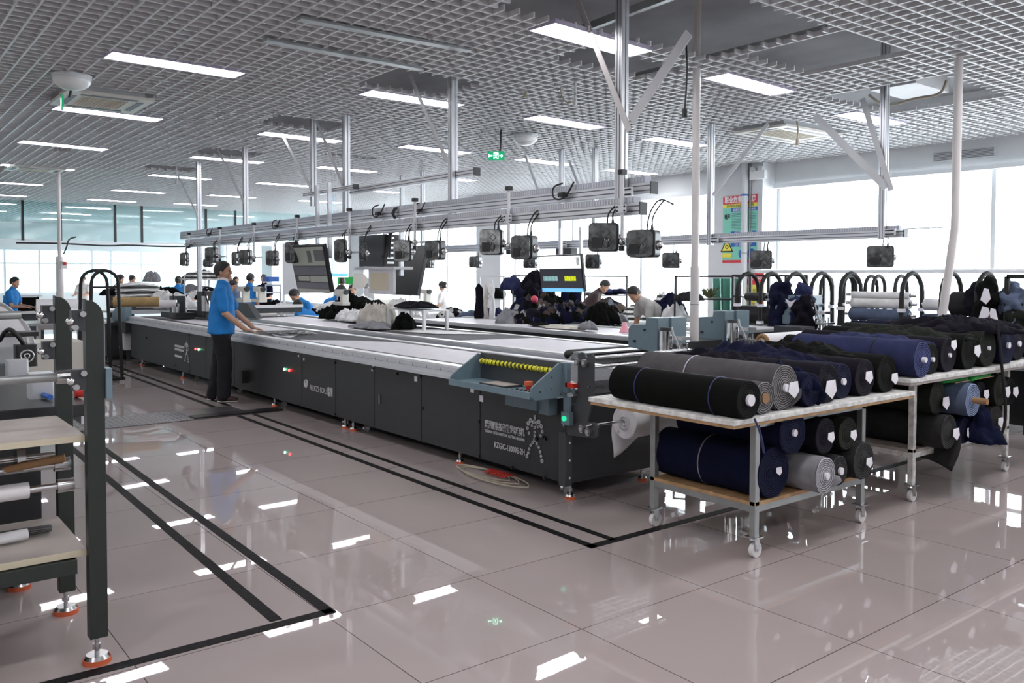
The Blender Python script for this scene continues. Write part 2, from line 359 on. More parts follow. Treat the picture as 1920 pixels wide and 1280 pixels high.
# open-cell ceiling: crossing blades with openings where panels were taken out
HOLES = [(-1.45, -.25, 2.05, 4.4), (-2.3, -1.82, 3.3, 4.5), (-4.3, -3.5, 2.4, 3.4), (-7.05, -6.4, 2.5, 3.5), (-10.45, -9.7, 2.7, 3.6), (-13.0, -12.3, 2.6, 3.5),
         (-1.75, -.45, 6.6, 8.1), (-1.2, -.2, 4.5, 5.6), (-7.15, -6.1, .1, 1.02), (-3.65, -2.75, 7.5, 8.95), (-11.4, -11.2, .9, 1.15), (-9.2, -9.0, 4.4, 5.3), (-14.6, -13.9, .7, 1.6)]
LIGHTS = []
def add_light(u1, v1, u2, v2):
    a = atz(u1, v1, HC); b = atz(u2, v2, HC); c = (a+b)/2; d = b-a; ang = math.atan2(-d.x, d.y)
    if c.x > -32.5: LIGHTS.append((c.x, c.y, max(-.12, min(.12, ang))))
for q in [(1015, 49, 1200, 101), (680, 172, 862, 200), (488, 249, 638, 266), (362, 294, 488, 305), (280, 327, 393, 337), (211, 355, 308, 363), (166, 373, 253, 379), (125, 387, 207, 393), (97, 399, 170, 403), (80, 409, 150, 413),
          (213, 104, 440, 140), (107, 202, 295, 225), (42, 265, 193, 281), (2, 307, 135, 320),
          (1340, 141, 1468, 175), (985, 217, 1130, 242), (760, 274, 870, 287), (593, 312, 704, 323), (388, 365, 480, 371), (327, 381, 406, 386),
          (1565, 208, 1695, 237), (1212, 258, 1320, 275), (970, 297, 1070, 310), (411, 403, 475, 407), (272, 428, 326, 431), (164, 424, 221, 427)]: add_light(*q)
for u, v in ((80, 347), (50, 368), (31, 383), (12, 396)):
    p = atz(u, v, HC); LIGHTS.append((p.x, p.y-.6, .02))
for x, y in ((-7.7, 9.9), (-10.8, 7.9), (-14, 5.8), (-14, 8.1), (-17.5, 8.3)): LIGHTS.append((x, y, .02))
def cut(a, b, holes):
    segs = [(a, b)]
    for h0, h1 in holes:
        out = []
        for s0, s1 in segs:
            if h1 <= s0 or h0 >= s1: out.append((s0, s1)); continue
            if h0 > s0: out.append((s0, h0))
            if h1 < s1: out.append((h1, s1))
        segs = out
    return segs
def grid_ceiling():
    mb = MB(); PX = .14; t = .016; hz = .042
    hl = HOLES+[(x-.16, x+.16, y-.61, y+.61) for x, y, _ in LIGHTS]
    y = YL+.05
    while y < YW-.12:
        for a, b in cut(XB, XF, [(h[0], h[1]) for h in hl if h[2] < y < h[3]]): mb.b2((a, y-t/2, HC), (b, y+t/2, HC+hz))
        y += PX
    x = XB+.05
    while x < XF:
        for a, b in cut(YL, YW-.1, [(h[2], h[3]) for h in hl if h[0] < x < h[1]]): mb.b2((x-t/2, a, HC+.001), (x+t/2, b, HC+hz-.001))
        x += PX
    return struct('ceiling_grid', mb, 'ceil')
grid_ceiling()
mb = MB()
for y in (-3.2, 1.9, 4.9, 6.3, 9.2): mb.b2((XB, y, 3.62), (XF, y+.04, 3.66))
struct('trim_1', mb, 'galv')
# walls
def wall_y(name, y, th, spans, z0, z1, m):
    mb = MB(); mb.b2((XB, y, 0), (XF, y+th, z0)); mb.b2((XB, y, z1), (XF, y+th, 4.15))
    for a, b in spans: mb.b2((a, y, z0), (b, y+th, z1))
    return struct(name, mb, m)
COLS = [(-33, -32.4), (-27.5, -26.5), (-20.5, -19.5), (-13.7, -12.7), (-6.5, -5.35), (1.5, 2.3), (6.6, 7)]
wall_y('wall_right', YW, .25, COLS, .55, 3.1, 'wall')
mb = MB()
for a, b in COLS[1:-1]: mb.b2((a, YW-.35, 0), (b, YW-.001, 4.15))
struct('wall_right_columns', mb, 'wallgrey').name = 'trim_2'
mb = MB(); mb.b2((XB-.2, YL, 0), (XB, YW, .75)); mb.b2((XB-.2, YL, 2.45), (XB, YW, 4.15)); mb.b2((XB-.2, YL, .75), (XB, 1.2, 2.45)); mb.b2((XB-.2, 10.4, .75), (XB, YW, 2.45))
struct('wall_back', mb, 'wall')
struct('wall_left', MB().b2((XB, YL-.2, 0), (XF, YL, 4.15)), 'wall')
struct('wall_front', MB().b2((XF, YL, 0), (XF+.2, YW, 4.15)), 'wall')
wn = 0
for (a0, a), (b, b0) in zip(COLS, COLS[1:]):
    wn += 1; w = MB(); w.b2((a, YW+.08, .55), (b, YW+.16, .61)); w.b2((a, YW+.08, 3.04), (b, YW+.16, 3.1)); w.b2((a, YW+.08, .55), (a+.06, YW+.16, 3.1)); w.b2((b-.06, YW+.08, .55), (b, YW+.16, 3.1))
    n = max(1, round((b-a)/2.1))
    for x in ([-1.82] if abs(a+5.35) < .01 else [a+(b-a)*k/n for k in range(1, n)]): w.b2((x-.03, YW+.09, .61), (x+.03, YW+.15, 3.04))
    o = struct('window_%d' % wn, w, 'frame')
    MB().b2((a+.06, YW+.115, .61), (b-.06, YW+.12, 3.04)).build('pane', 'glass', o)
wn += 1; w = MB()
for z in (.75, 1.88, 2.4): w.b2((XB-.14, 1.2, z), (XB-.06, 10.4, z+.06))
y = 1.2; k = 0
while y < 10.41: w.b2((XB-.15, y-.04, .75), (XB-.05, y+.04, 2.45)); y += (1.15 if k % 2 else 1.9)*.6; k += 1
o = struct('window_%d' % wn, w, 'frame')
MB().b2((XB-.11, 1.24, .81), (XB-.105, 10.36, 2.4)).build('pane', 'glassblue', o)
# window board, blind housing and heating pipe along the right wall
struct('trim_3', MB().b2((-32.4, YW-.16, .52), (6.6, YW-.001, .56)), 'wall')
for i, (a, b) in enumerate(((-5.3, 1.4), (-12.6, -6.55))):
    m_ = MB().b2((a, YW-.12, 3.02), (b, YW-.03, 3.09)); o = single('roller_blind_case', m_, 'frame', ['white blind case over the wide window right of the poster column', 'white blind case over the window left of the poster column'][i], 'blind')
a = aty(1448, 505, 10.6); b = aty(1919, 510, 10.6)
single('heating_pipe', MB().cyl((-5.4, 10.55, 1.6), (1.4, 10.55, 1.6), .03), 'frame', 'long pale horizontal pipe across the wide right-hand window', 'pipe')
g = MB().b2((-2.62, YW-.05, 3.2), (-1.75, YW-.002, 3.34))
o = single('air_grille', g, 'wallgrey', 'long grey air grille high on the wall above the right window', 'vent')
m_ = MB()
for k in range(6): m_.b2((-2.6, YW-.056, 3.215+k*.02), (-1.77, YW-.05, 3.222+k*.02))
m_.build('slat', 'aludark', o)
# floor markings
def strip(pts, w):
    mb = MB()
    for a, b in zip(pts, pts[1:]): mb.bar((*a, .0012), (*b, .0012), w, .002)
    return mb
def tape(pts, w, label): return single('floor_tape', strip(pts, w), 'tape', label, 'floor marking')
tape([(.03, 1.63), (-5.58, 1.66)], .055, 'black tape line on the floor nearest the aisle, in front of the long machine')
tape([(.0, 1.81), (-5.58, 1.83)], .05, 'black tape line on the floor close along the long machine foot')
tape([(-6.32, 1.66), (-20, 1.70)], .055, 'black tape line nearest the aisle, running on beyond the metal floor plate')
tape([(-6.32, 1.83), (-20, 1.87)], .05, 'black tape line close to the machine, running on beyond the metal floor plate')
tape([(0, 1.60), (-.0, 5.6)], .06, 'black tape line on the floor passing under the fabric roll tables')
tape([(-.03, .03), (-5.58, .10)], .055, 'right one of two black tape lines in the left aisle')
tape([(-.10, -.20), (-5.58, -.12)], .055, 'left one of two black tape lines in the left aisle')
tape([(-.07, -2.4), (-.05, .05)], .06, 'black tape line across the floor at the foot of the left rack')
pl = MB().b2((-6.3, -1.6, .002), (-5.6, 1.82, .008)); o = single('floor_plate', pl, 'plate', 'steel checker plate across the aisle floor beside the standing man', 'floor plate')
m_ = MB(); r = random.Random(3)
for i in range(13):
    for j in range(50):
        c = Vector((-6.27+i*.053, -1.56+j*.056, .0085)); d = Vector((.016, .016 if (i+j) % 2 else -.016, 0)); m_.bar(c-d, c+d, .007, .003)
m_.build('tread_pattern', 'steel', o)
single('cable_cover', MB().b2((-5.80, 1.2, .008), (-5.62, 2.18, .022)), 'black', 'black cable cover from the checker plate to the long machine', 'cable cover')
# smoke barrier hanging from the ceiling
sb = thing('smoke_barrier', 'hanging glass smoke barrier with black hangers far down the hall', 'smoke barrier', (-22.2, 2.7, 2.4))
MB().b2((-22.21, YL+.01, 2.43), (-22.2, YW-.36, 3.44)).build('glass_panel', 'barrier', sb)
MB().b2((-22.24, YL+.01, 2.39), (-22.17, YW-.36, 2.43)).build('bottom_rail', 'frame', sb)
for u in (42, 113, 215, 265, 385, 440): p = atx(u, 430, -22.2); MB().b2((-22.18, p.y-.03, 2.41), (-22.12, p.y+.03, 3.45)).build('hanger', 'black', sb)
m_ = MB(); pts = [atx(u, v, -22.0) for u, v in ((30, 455), (110, 456), (150, 458), (200, 461), (240, 459), (300, 462), (352, 462))]; m_.tube(pts, .022)
tag(m_.build('cable', 'cable'), 'black cable draped along the bottom rail of the glass smoke barrier', 'cable')
# ------------------------------------------------------------------ ceiling lights
lr = []
lp0 = None
LIGHTS.sort(key=lambda q: (round((q[1]-(-q[0]-1.6)*.035)/2.4), -q[0]))
rows = {}
for x, y, a in LIGHTS: rows.setdefault(round((y-.8-(-x-1.6)*.03)/2.4), []).append((x, y, a))
RN = {-1: 'left-hand row', 0: 'row above the left aisle', 1: 'row above the long cutting machine', 2: 'row between the lines of posts', 3: 'row nearest the right windows', 4: 'row hard against the right windows'}
ORD = ['first', 'second', 'third', 'fourth', 'fifth', 'sixth', 'seventh', 'eighth', 'ninth', 'tenth', 'eleventh', 'twelfth', 'thirteenth']
for rk, lst in sorted(rows.items()):
    for i, (x, y, a) in enumerate(sorted(lst, key=lambda q: -q[0])):
        lab = 'lit ceiling panel, %s from the front, %s' % (ORD[i], RN.get(rk, 'outer row'))
        t = thing('ceiling_light', lab, 'ceiling light', (x, y, HC-.005), 'lit ceiling panels', a if a else .001)
        if lp0 is None:
            f = MB(); f.b2((-.15, -.6, 0), (-.14, .6, .03)); f.b2((.14, -.6, 0), (.15, .6, .03)); f.b2((-.14, -.6, 0), (.14, -.59, .03)); f.b2((-.14, .59, 0), (.14, .6, .03)); f.b2((-.15, -.6, .03), (.15, .6, .035))
            fo = f.build('frame', 'lampframe', t); d = MB().b2((-.14, -.59, .004), (.14, .59, .01)).build('diffuser', 'light', t); lp0 = (fo, d)
        else:
            for q in lp0: c = q.copy(); C.objects.link(c); c.parent = t
def lamp(x, y, e=18):
    l = bpy.data.lights.new('ceiling_lamp', 'AREA'); l.shape = 'RECTANGLE'; l.size = .3; l.size_y = 1.2; l.energy = e; l.color = (1, .97, .99)
    o = bpy.data.objects.new('ceiling_lamp', l); C.objects.link(o); o.location = (x, y, HC-.01)
for x in (1.4, 4.5): 
    for y in (-3.2, -.2, 3.2, 5.8, 8.5): lamp(x, y)
for x in (-1.6, -4.6, -7.6, -10.7, -14): lamp(x, -3.6)
lamp(-1.6, .75)
# daylight
w = bpy.data.worlds.new('daylight'); S.world = w; w.use_nodes = True
bg = w.node_tree.nodes['Background']; bg.inputs[0].default_value = (.92, .97, 1, 1); bg.inputs[1].default_value = 6.5
for (x0, x1) in [(a[1], b[0]) for a, b in zip(COLS, COLS[1:])]:
    l = bpy.data.lights.new('window_portal', 'AREA'); l.shape = 'RECTANGLE'; l.size = x1-x0; l.size_y = 2.5; l.cycles.is_portal = True
    o = bpy.data.objects.new('window_portal', l); C.objects.link(o); o.location = ((x0+x1)/2, YW+.2, 1.82); o.rotation_euler = (-PI/2, 0, 0)
# yard outside
struct('ground_outside', MB().b2((-60, YW+.6, -.3), (30, YW+45, -.2)), 'wall').name = 'trim_4'
# air conditioners, dome lamps
def cassette(c, label, dx, dy):
    t = thing('air_conditioner', label, 'air conditioner', c); x, y, z = c
    MB().b2((x-dx/2, y-dy/2, z), (x+dx/2, y+dy/2, z+.03)).build('panel', 'offwhite', t); MB().b2((x-dx/2+.08, y-dy/2+.08, z+.03), (x+dx/2-.08, y+dy/2-.08, z+.3)).build('casing', 'wallgrey', t)
    for s in (-1, 1): MB().b2((x+s*(dx/2-.1)-.03, y-dy/2+.15, z-.004), (x+s*(dx/2-.1)+.03, y+dy/2-.15, z)).build('outlet_flap', 'aludark', t)
    for s in (-1, 1): MB().b2((x-dx/2+.18, y+s*(dy/2-.1)-.03, z-.004), (x+dx/2-.18, y+s*(dy/2-.1)+.03, z)).build('outlet_flap', 'aludark', t)
    g = MB()
    for k in range(14): g.b2((x-dx/2+.2, y-dy/2+.2+k*(dy-.4)/14, z-.006), (x+dx/2-.2, y-dy/2+.21+k*(dy-.4)/14, z))
    g.build('intake_grille', 'shelfedge', t)
cassette((-6.62, .56, HC-.06), 'beige cassette air conditioner in the ceiling above the left aisle', .92, .86)
cassette((-3.2, 8.2, HC-.06), 'beige cassette air conditioner in the ceiling near the poster column', .8, 1.3)
cassette((-14.2, 1.1, HC-.03), 'small beige cassette air conditioner far back over the left aisle', .8, .9)
for (u, v, l) in ((135, 150, 'white dome hanging just below the ceiling above the left aisle air conditioner'), (985, 259, 'white dome on the ceiling right of the green exit sign')):
    c = atz(u, v, HC-.05); t = thing('ceiling_dome', l, 'dome', c); m_ = MB(); m_.ball(c, (.17, .17, .1)); m_.build('shade', 'white', t); MB().cyl(c+Vector((0, 0, .02)), c+Vector((0, 0, .045)), .175, n=28).build('rim', 'frame', t); MB().cyl(c+Vector((0, 0, .04)), c+Vector((0, 0, .2)), .01).build('stem', 'frame', t)
def exit_sign(c, ang, label, s):
    t = thing('exit_sign', label, 'exit sign', c); R = Matrix.Rotation(ang, 3, 'Z'); c = Vector(c)
    m_ = MB(); m_.box(c, (.02, .36*s, .19*s), mtx=R); m_.build('case', 'exit', t)
    m_ = MB()
    def q(y0, z0, y1, z1, th=.02):
        a = c+R @ Vector((.0115, y0*s, z0*s)); b = c+R @ Vector((.0115, y1*s, z1*s)); m_.bar(a, b, .003, th*s)
    q(-.045, .06, .045, .06); q(-.045, .06, -.045, -.07); q(.045, .06, .045, -.07); q(0, .03, 0, -.02, .03); q(0, -.02, .03, -.06, .015); q(0, -.02, -.03, -.05, .015); q(-.03, .01, .03, .02, .014)
    q(-.15, 0, -.075, 0, .03); q(-.15, .03, -.15, -.03, .02); q(.07, 0, .14, 0, .02); q(.14, 0, .11, .03, .015); q(.14, 0, .11, -.03, .015)
    m_.build('running_figure_symbol', 'exitw', t)
    m_ = MB(); m_.tube([c+Vector((0, .10*s, .085*s)), c+Vector((0, .13*s, .2*s)), Vector((c.x, c.y+.13*s, HC))], .012); m_.build('hanger', 'black', t)
exit_sign(aty(930, 292, 5.1), math.radians(-38), 'green lit exit sign hanging in the middle of the ceiling', .62)
exit_sign(aty(117, 192, .0), math.radians(-99), 'green lit exit sign seen edge-on beneath the left air conditioner', .6)
# ------------------------------------------------------------------ the long cutting machines
def foot(mb_s, mb_o, x, y, z1=.13, r=.035):
    mb_s.cyl((x, y, .02), (x, y, .034), r, r*.8, 20); mb_s.cyl((x, y, .03), (x, y, z1), .009, n=10); mb_s.cyl((x, y, .055), (x, y, .075), .016, n=6); mb_o.cyl((x, y, 0), (x, y, .02), r*1.06, n=20)
def add_foot(t, x, y, z1=.13, r=.035):
    a, b = MB(), MB(); foot(a, b, x, y, z1, r); p = a.build('levelling_foot', 'steel', t); b.build('rubber_pad', 'orange', p)
def add_caster(t, x, y, z1=.12, r=.036, wm='white'):
    m_ = MB(); m_.box((x, y, z1-.004), (.075, .075, .008)); m_.bar((x-.018, y, z1), (x-.018, y+.012, r), .004, .04, (0, 1, 0)); m_.bar((x+.018, y, z1), (x+.018, y+.012, r), .004, .04, (0, 1, 0)); m_.cyl((x-.024, y+.012, r), (x+.024, y+.012, r), .006)
    p = m_.build('caster', 'steel', t); MB().cyl((x-.013, y+.012, r), (x+.013, y+.012, r), r, n=22).build('wheel', wm, p)
def machine_body(t, X0, X1, Y0, Y1, seams, z0=.1, zr=.70):
    MB().b2((X0, Y0+.012, z0), (X1-.012, Y1-.012, zr)).build('body', 'seam', t)
    ss = sorted(seams)
    for a, b in zip(ss, ss[1:]):
        o = MB().b2((a+.004, Y0, z0+.005), (b-.004, Y0+.014, zr-.005)).build('side_panel', 'mc', t); bevel(o, .003)
    MB().b2((X0, Y1-.014, z0), (X1, Y1, .695)).build('side_panel', 'mc', t)
    MB().b2((X1-.014, Y0+.02, z0), (X1, Y1-.02, .695)).build('end_panel', 'mc', t)
    # aluminium rails with a toothed strip
    for s, Y in ((1, Y0), (-1, Y1)):
        m_ = MB(); m_.b2((X0, Y-s*(.075 if zr < .72 else .04), zr), (X1, Y+s*.06, zr+.026)); m_.b2((X0, Y-s*.035, zr+.026), (X1, Y+s*.06, .79)); r_ = m_.build('side_rail', 'alu', t)
        MB().b2((X0, Y-s*.02, .79), (X1, Y+s*.075, .803)).build('cover_strip', 'bedrail', r_)
        k = MB(); x = X0+.1; k.b2((X0, Y-s*.0355, .752), (X1, Y-s*.034, .754))
        while x < X1-.05: k.b2((x, Y-s*.038, .752), (x+.006, Y-s*.033, .772)); x += .22
        k.build('toothed_strip', 'aludark', r_)
    MB().b2((X0, Y0+.06, .70), (X1, Y1-.06, .792)).build('bristle_bed', 'bed', t)
sx = sorted(aty(u, v, 2.2).x for u, v in ((355, 660), (386, 670), (440, 690), (566, 730), (629, 745), (702, 760), (790, 780), (900, 830)))
m1 = thing('cutting_machine', 'long charcoal cutting machine with white lettering, nearest the aisle', 'cutting machine', (-6.5, 2.65, 0), 'long cutting machines')
X0, X1 = -12.15, -.86
machine_body(m1, X0, X1, 2.2, 3.2, [X0]+list(sx)+[X1])
for x in (-.84, -2.2, -4.05, -4.22, -6.0, -7.9, -9.4, -11.6): add_foot(m1, x, 2.24 if x < -.9 else 2.22)
add_foot(m1, -.9, 3.0)
for x in (-1.0, -3.92, -4.36, -5.9, -7.3, -9.0): add_caster(m1, x, 2.3, .1, .03, 'steel')
# near corner post and bracket plate with round bolts
o = MB().b2((-.87, 2.14, .1), (-.80, 2.2, .47)).build('corner_post', 'mc2', m1); bevel(o)
b_ = MB()
for z in (.16, .28, .4): b_.cyl((-.8, 2.17, z), (-.79, 2.17, z), .009, n=10)
b_.build('bolt', 'steel', o)
P2 = lambda u, v, Y=2.15: aty(u, v, Y)
pp = [P2(u, v) for u, v in ((1083, 666), (1090, 660), (1096, 662), (1098, 671), (1104, 666), (1109, 662), (1113, 668), (1112, 747), (1101, 792), (1116, 793), (1121, 802), (1120, 818), (1112, 822), (1063, 815), (1062, 812), (1060, 758), (1078, 757), (1083, 745))]
o = MB().prism(pp, (0, .014, 0)).build('bracket_plate', 'mc2', m1); bevel(o, .002)
for u, v in ((1087, 678), (1100, 680), (1107, 809), (1095, 803)):
    c = P2(u, v); w_ = MB(); w_.cyl(c, c+Vector((0, -.028, 0)), .026, n=20); w_.cyl(c+Vector((0, -.028, 0)), c+Vector((0, -.034, 0)), .015, n=20); q = w_.build('bearing_roller', 'steel', o); MB().ring(c+Vector((0, -.03, 0)), (0, 1, 0), .017, .004).build('retaining_ring', 'aludark', q)
c = P2(1081, 733); w_ = MB(); w_.cyl(c+Vector((-.07, -.0, 0)), c+Vector((.0, -.0, 0)), .012); w_.cyl(c+Vector((0, .0, 0)), c+Vector((0, -.03, 0)), .02, n=18); w_.build('crank', 'steel', o)
w_ = MB()
for u, v in ((1105, 725), (1059, 797)): c = P2(u, v); w_.cyl(c, c+Vector((0, -.012, 0)), .007, n=8)
w_.build('bolt', 'steel', o)
# roller axles across the near end
w_ = MB()
for z, x in ((.985, -.66), (.93, -.60)): w_.cyl((x, 2.16, z), (x, 3.2, z), .012)
w_.build('end_roller', 'steel', m1)
w_ = MB(); w_.cyl((-.55, 2.1, .555), (-.55, 3.12, .555), .009); w_.build('roll_spindle', 'steel', m1)
# white cloth roll on the spindle, with its loose end hanging
t = thing('interlining_roll', 'white cloth roll on a spindle at the near end of the long machine', 'fabric roll', (-.55, 2.45, .54))
w_ = MB(); w_.cyl((-.55, 2.45, .545), (-.55, 3.1, .545), .112, n=36); w_.build('roll', 'film', t)
w_ = MB(); w_.ring((-.55, 2.448, .545), (0, 1, 0), .04, .012); w_.ring((-.55, 2.448, .545), (0, 1, 0), .02, .008); w_.build('core', 'wallgrey', t)
w_ = MB()
for r in (.06, .075, .09, .103): w_.ring((-.55, 2.449, .545), (0, 1, 0), r, .0012, 28, 4)
w_.build('layer_edge', 'label', t)
n = 8; vs = []; fs = []
for i in range(n+1):
    for j in range(n+1):
        a = i/n; b = j/n; y = 2.45+a*.6; z = .545-b*(.26-a*.24)-.01*math.sin(a*9); x = -.662-.012*math.sin(b*5+a*7); vs.append((x, y, z))
for i in range(n):
    for j in range(n): k = i*(n+1)+j; fs.append((k, k+1, k+n+2, k+n+1))
o = MB().add(vs, fs, True).build('loose_end', 'film', t); q = o.modifiers.new('thick', 'SOLIDIFY'); q.thickness = .002
# control console
cs = thing('control_console', 'blue-grey control console with red stop button at the near end', 'control console', (-1.3, 2.0, .75))
YA, YBk = 1.83, 2.12
def cheek(x): return [(x, YBk, .93), (x, YBk-.03, .945), (x, YA+.02, .80), (x, YA, .765), (x, YA, .74), (x, YBk, .72)]
MB().prism(cheek(-1.75), (.014, 0, 0)).build('cheek', 'teal', cs); 
o = MB().prism([(-.80, 2.14, .95), (-.80, YBk-.05, .95), (-.80, YA+.0, .80), (-.80, YA, .74), (-.80, YA+.03, .715), (-.80, 2.14, .72)], (.014, 0, 0)).build('cheek', 'teal', cs)
MB().b2((-.786, 2.1, .75), (-.745, 2.135, .95)).build('side_wing', 'teal', cs)
o = MB().b2((-1.736, YA+.01, .735), (-.80, YBk, .755)).build('tray', 'teal', cs); MB().b2((-1.75, YA-.004, .725), (-.80, YA+.012, .768)).build('front_lip', 'teal', cs)
MB().b2((-1.736, YBk-.012, .755), (-.80, YBk, .95)).build('back_panel', 'mc2', cs)
sp = MB(); sp.cyl((-1.70, YBk-.035, .89), (-.83, YBk-.035, .89), .016, n=14); q = sp.build('cable_chain', 'spring', cs)
for k in range(18): MB().ring((-1.68+k*.049, YBk-.035, .89), (1, .25, 0), .018, .004, 12, 6).build('yellow_ring', 'yellow', q)
o = MB().rbox((-1.30, 1.97, .762), (.30, .17, .012), .012).build('tablet', 'mc2', cs); MB().b2((-1.43, 1.90, .768), (-1.17, 2.04, .7695)).build('screen', 'shelfwood', o)
w_ = MB()
for i in range(4):
    for j in range(2): w_.cyl((-1.05+i*.045, 1.87+j*.05, .755), (-1.05+i*.045, 1.87+j*.05, .764), .011, n=10)
w_.build('key', 'mc2', cs)
w_ = MB(); w_.cyl((-1.0, 1.98, .755), (-1.0, 1.98, .785), .02, n=18); q = w_.build('stop_button_base', 'red', cs); w_ = MB(); w_.cyl((-1.0, 1.98, .785), (-1.0, 1.98, .812), .03, n=22); w_.build('stop_button', 'orange', q)
w_ = MB()
for y, z in ((2.0, .86), (2.0, .78), (1.9, .77), (2.08, .74)): MB().cyl((-.786, y, z), (-.781, y, z), .005, n=8).build('screw', 'steel', cs)
MB().b2((-1.42, 2.10, .59), (-1.06, 2.198, .72)).build('lower_box', 'teal', cs); MB().b2((-1.06, 2.12, .57), (-.95, 2.198, .70)).build('side_box', 'teal', cs)
MB().b2((-.80, 2.12, .62), (-.74, 2.138, .72)).build('button_bracket', 'teal', cs)
bb = MB().b2((-.80, 2.10, .535), (-.72, 2.14, .62)).build('button_box', 'teal', cs); MB().cyl((-.762, 2.10, .578), (-.762, 2.085, .578), .017, n=18).build('green_button', 'green', bb)
MB().b2((-.76, 2.10, .79), (-.68, 2.14, .82)).build('red_switch', 'red', cs)
# knobs, labels, lamps and lettering on the long side
def on_side(u, v, Y=2.198): p = aty(u, v, Y); p.y = Y; return p
w_ = MB()
for u, v in ((1007, 822+0), (1020, 820), (789, 705), (745, 700), (700, 690), (899, 790), (899, 855), (1022, 822), (1022, 895), (961, 876), (792, 765), (629, 680), (629, 776), (540, 650), (355, 628), (355, 695), (325, 617), (330, 684), (275, 633), (300, 610), (387, 632), (900, 730)):
    c = on_side(u, v); w_.cyl(c, c+Vector((0, -.014, 0)), .013, n=12)
w_.build('panel_knob', 'black', m1)
for u, v, a in ((780, 710, .022), (886, 730, .024), (903, 747, .024), (700, 686, .014), (560, 667, .012), (570, 673, .014), (698, 693, .012)): c = on_side(u, v); MB().b2((c.x-a, 2.194, c.z-a), (c.x+a, 2.199, c.z+a)).build('white_sticker', 'label', m1)
c = on_side(714, 748); w_ = MB(); w_.b2((c.x-.008, 2.18, c.z-.045), (c.x+.008, 2.199, c.z+.045)); w_.build('latch', 'steel', m1)
c = on_side(461, 703); w_ = MB(); w_.b2((c.x-.06, 2.13, c.z-.09), (c.x+.06, 2.2, c.z+.06)); w_.build('connector_box', 'black', m1)
for (u, v, m_) in ((534, 692, 'ledg'), (543, 694, 'ledr'), (373, 655, 'ledg'), (367, 654, 'ledr')):
    c = on_side(u, v); w_ = MB(); w_.cyl(c, c+Vector((0, -.012, 0)), .013, n=14); w_.build('indicator_lamp', m_, m1)
a = on_side(581, 723); b = on_side(623, 737)
text('RUIZHOU', .085, (a.x, 2.196, a.z-.045), (1, 0, 0), (0, 0, 1), 'printw', m1, 'maker_lettering', fit=(b.x-a.x)*.76)
text('瑞洲', .1, (a.x+(b.x-a.x)*.79, 2.196, a.z-.05), (1, 0, 0), (0, 0, 1), 'printw', m1, 'maker_lettering', fit=(b.x-a.x)*.22, bold=.002)
c = on_side(574, 719); w_ = MB(); w_.ring((c.x, 2.197, c.z), (0, 1, 0), .038, .008, 20, 6); w_.bar((c.x+.005, 2.196, c.z-.03), (c.x+.02, 2.196, c.z+.02), .006, .014, (0, 1, 0)); w_.bar((c.x-.012, 2.196, c.z-.03), (c.x-.012, 2.196, c.z+.01), .006, .012, (0, 1, 0)); w_.build('maker_emblem', 'printw', m1)
def lettering(u0, v0, u1, v1, par, big=True):
    a = on_side(u0, v0); b = on_side(u1, v1); W = b.x-a.x
    text('瑞洲服装智能数控切割机', .065, (a.x, 2.196, a.z-.06), (1, 0, 0), (0, 0, 1), 'printw', par, 'type_lettering', fit=W, bold=.0022)
    text('GARMENT INTELLIGENT CNC CUTTING MACHINE', .03, (a.x, 2.196, a.z-.1), (1, 0, 0), (0, 0, 1), 'printw', par, 'type_lettering', fit=W, bold=.0008)
    text('RZGIC-13009E-2H', .06, (a.x+W*.24, 2.196, a.z-.20), (1, 0, 0), (0, 0, 1), 'printw', par, 'type_lettering', fit=W*.76, bold=.0015)
def robot_mark(c, h, par):
    w_ = MB(); c = Vector((c.x, 2.196, c.z)); s = h
    P = [(0, .46, .035), (-.05, .33, .04), (.05, .33, .04), (-.14, .36, .05), (.14, .36, .05), (-.22, .28, .05), (.22, .28, .05), (-.25, .17, .04), (.25, .17, .04), (-.2, .07, .035), (.2, .07, .035), (0, .22, .035), (0, .12, .03), (0, .04, .035), (0, -.05, .045),
         (-.07, -.12, .035), (.07, -.12, .035), (-.14, -.19, .035), (.14, -.19, .035), (-.19, -.28, .035), (.19, -.28, .035), (-.22, -.37, .035), (.22, -.37, .035), (-.26, -.45, .045), (.25, -.47, .045), (0, .4, .03), (-.1, .25, .03), (.1, .25, .03)]
    for x, z, r in P: w_.ring(c+Vector((x*s, 0, z*s)), (0, 1, 0), r*s*.75, r*s*.34, 10, 5)
    w_.build('figure_emblem', 'printw', par)
lettering(910, 785, 984, 800, m1)
p = (on_side(1003, 820)); robot_mark(p, .33, m1)
a = on_side(328, 647)
for k, (dz, wd) in enumerate(((0, .42), (-.05, .42), (-.15, .33))): MB().b2((a.x, 2.194, a.z+dz-.02), (a.x+wd, 2.199, a.z+dz+.012)).build('small_lettering', 'printw', m1)
robot_mark(on_side(350, 659), .3, m1)
w_ = MB()
for r0, z0 in ((600, 742), (603, 748)): pass
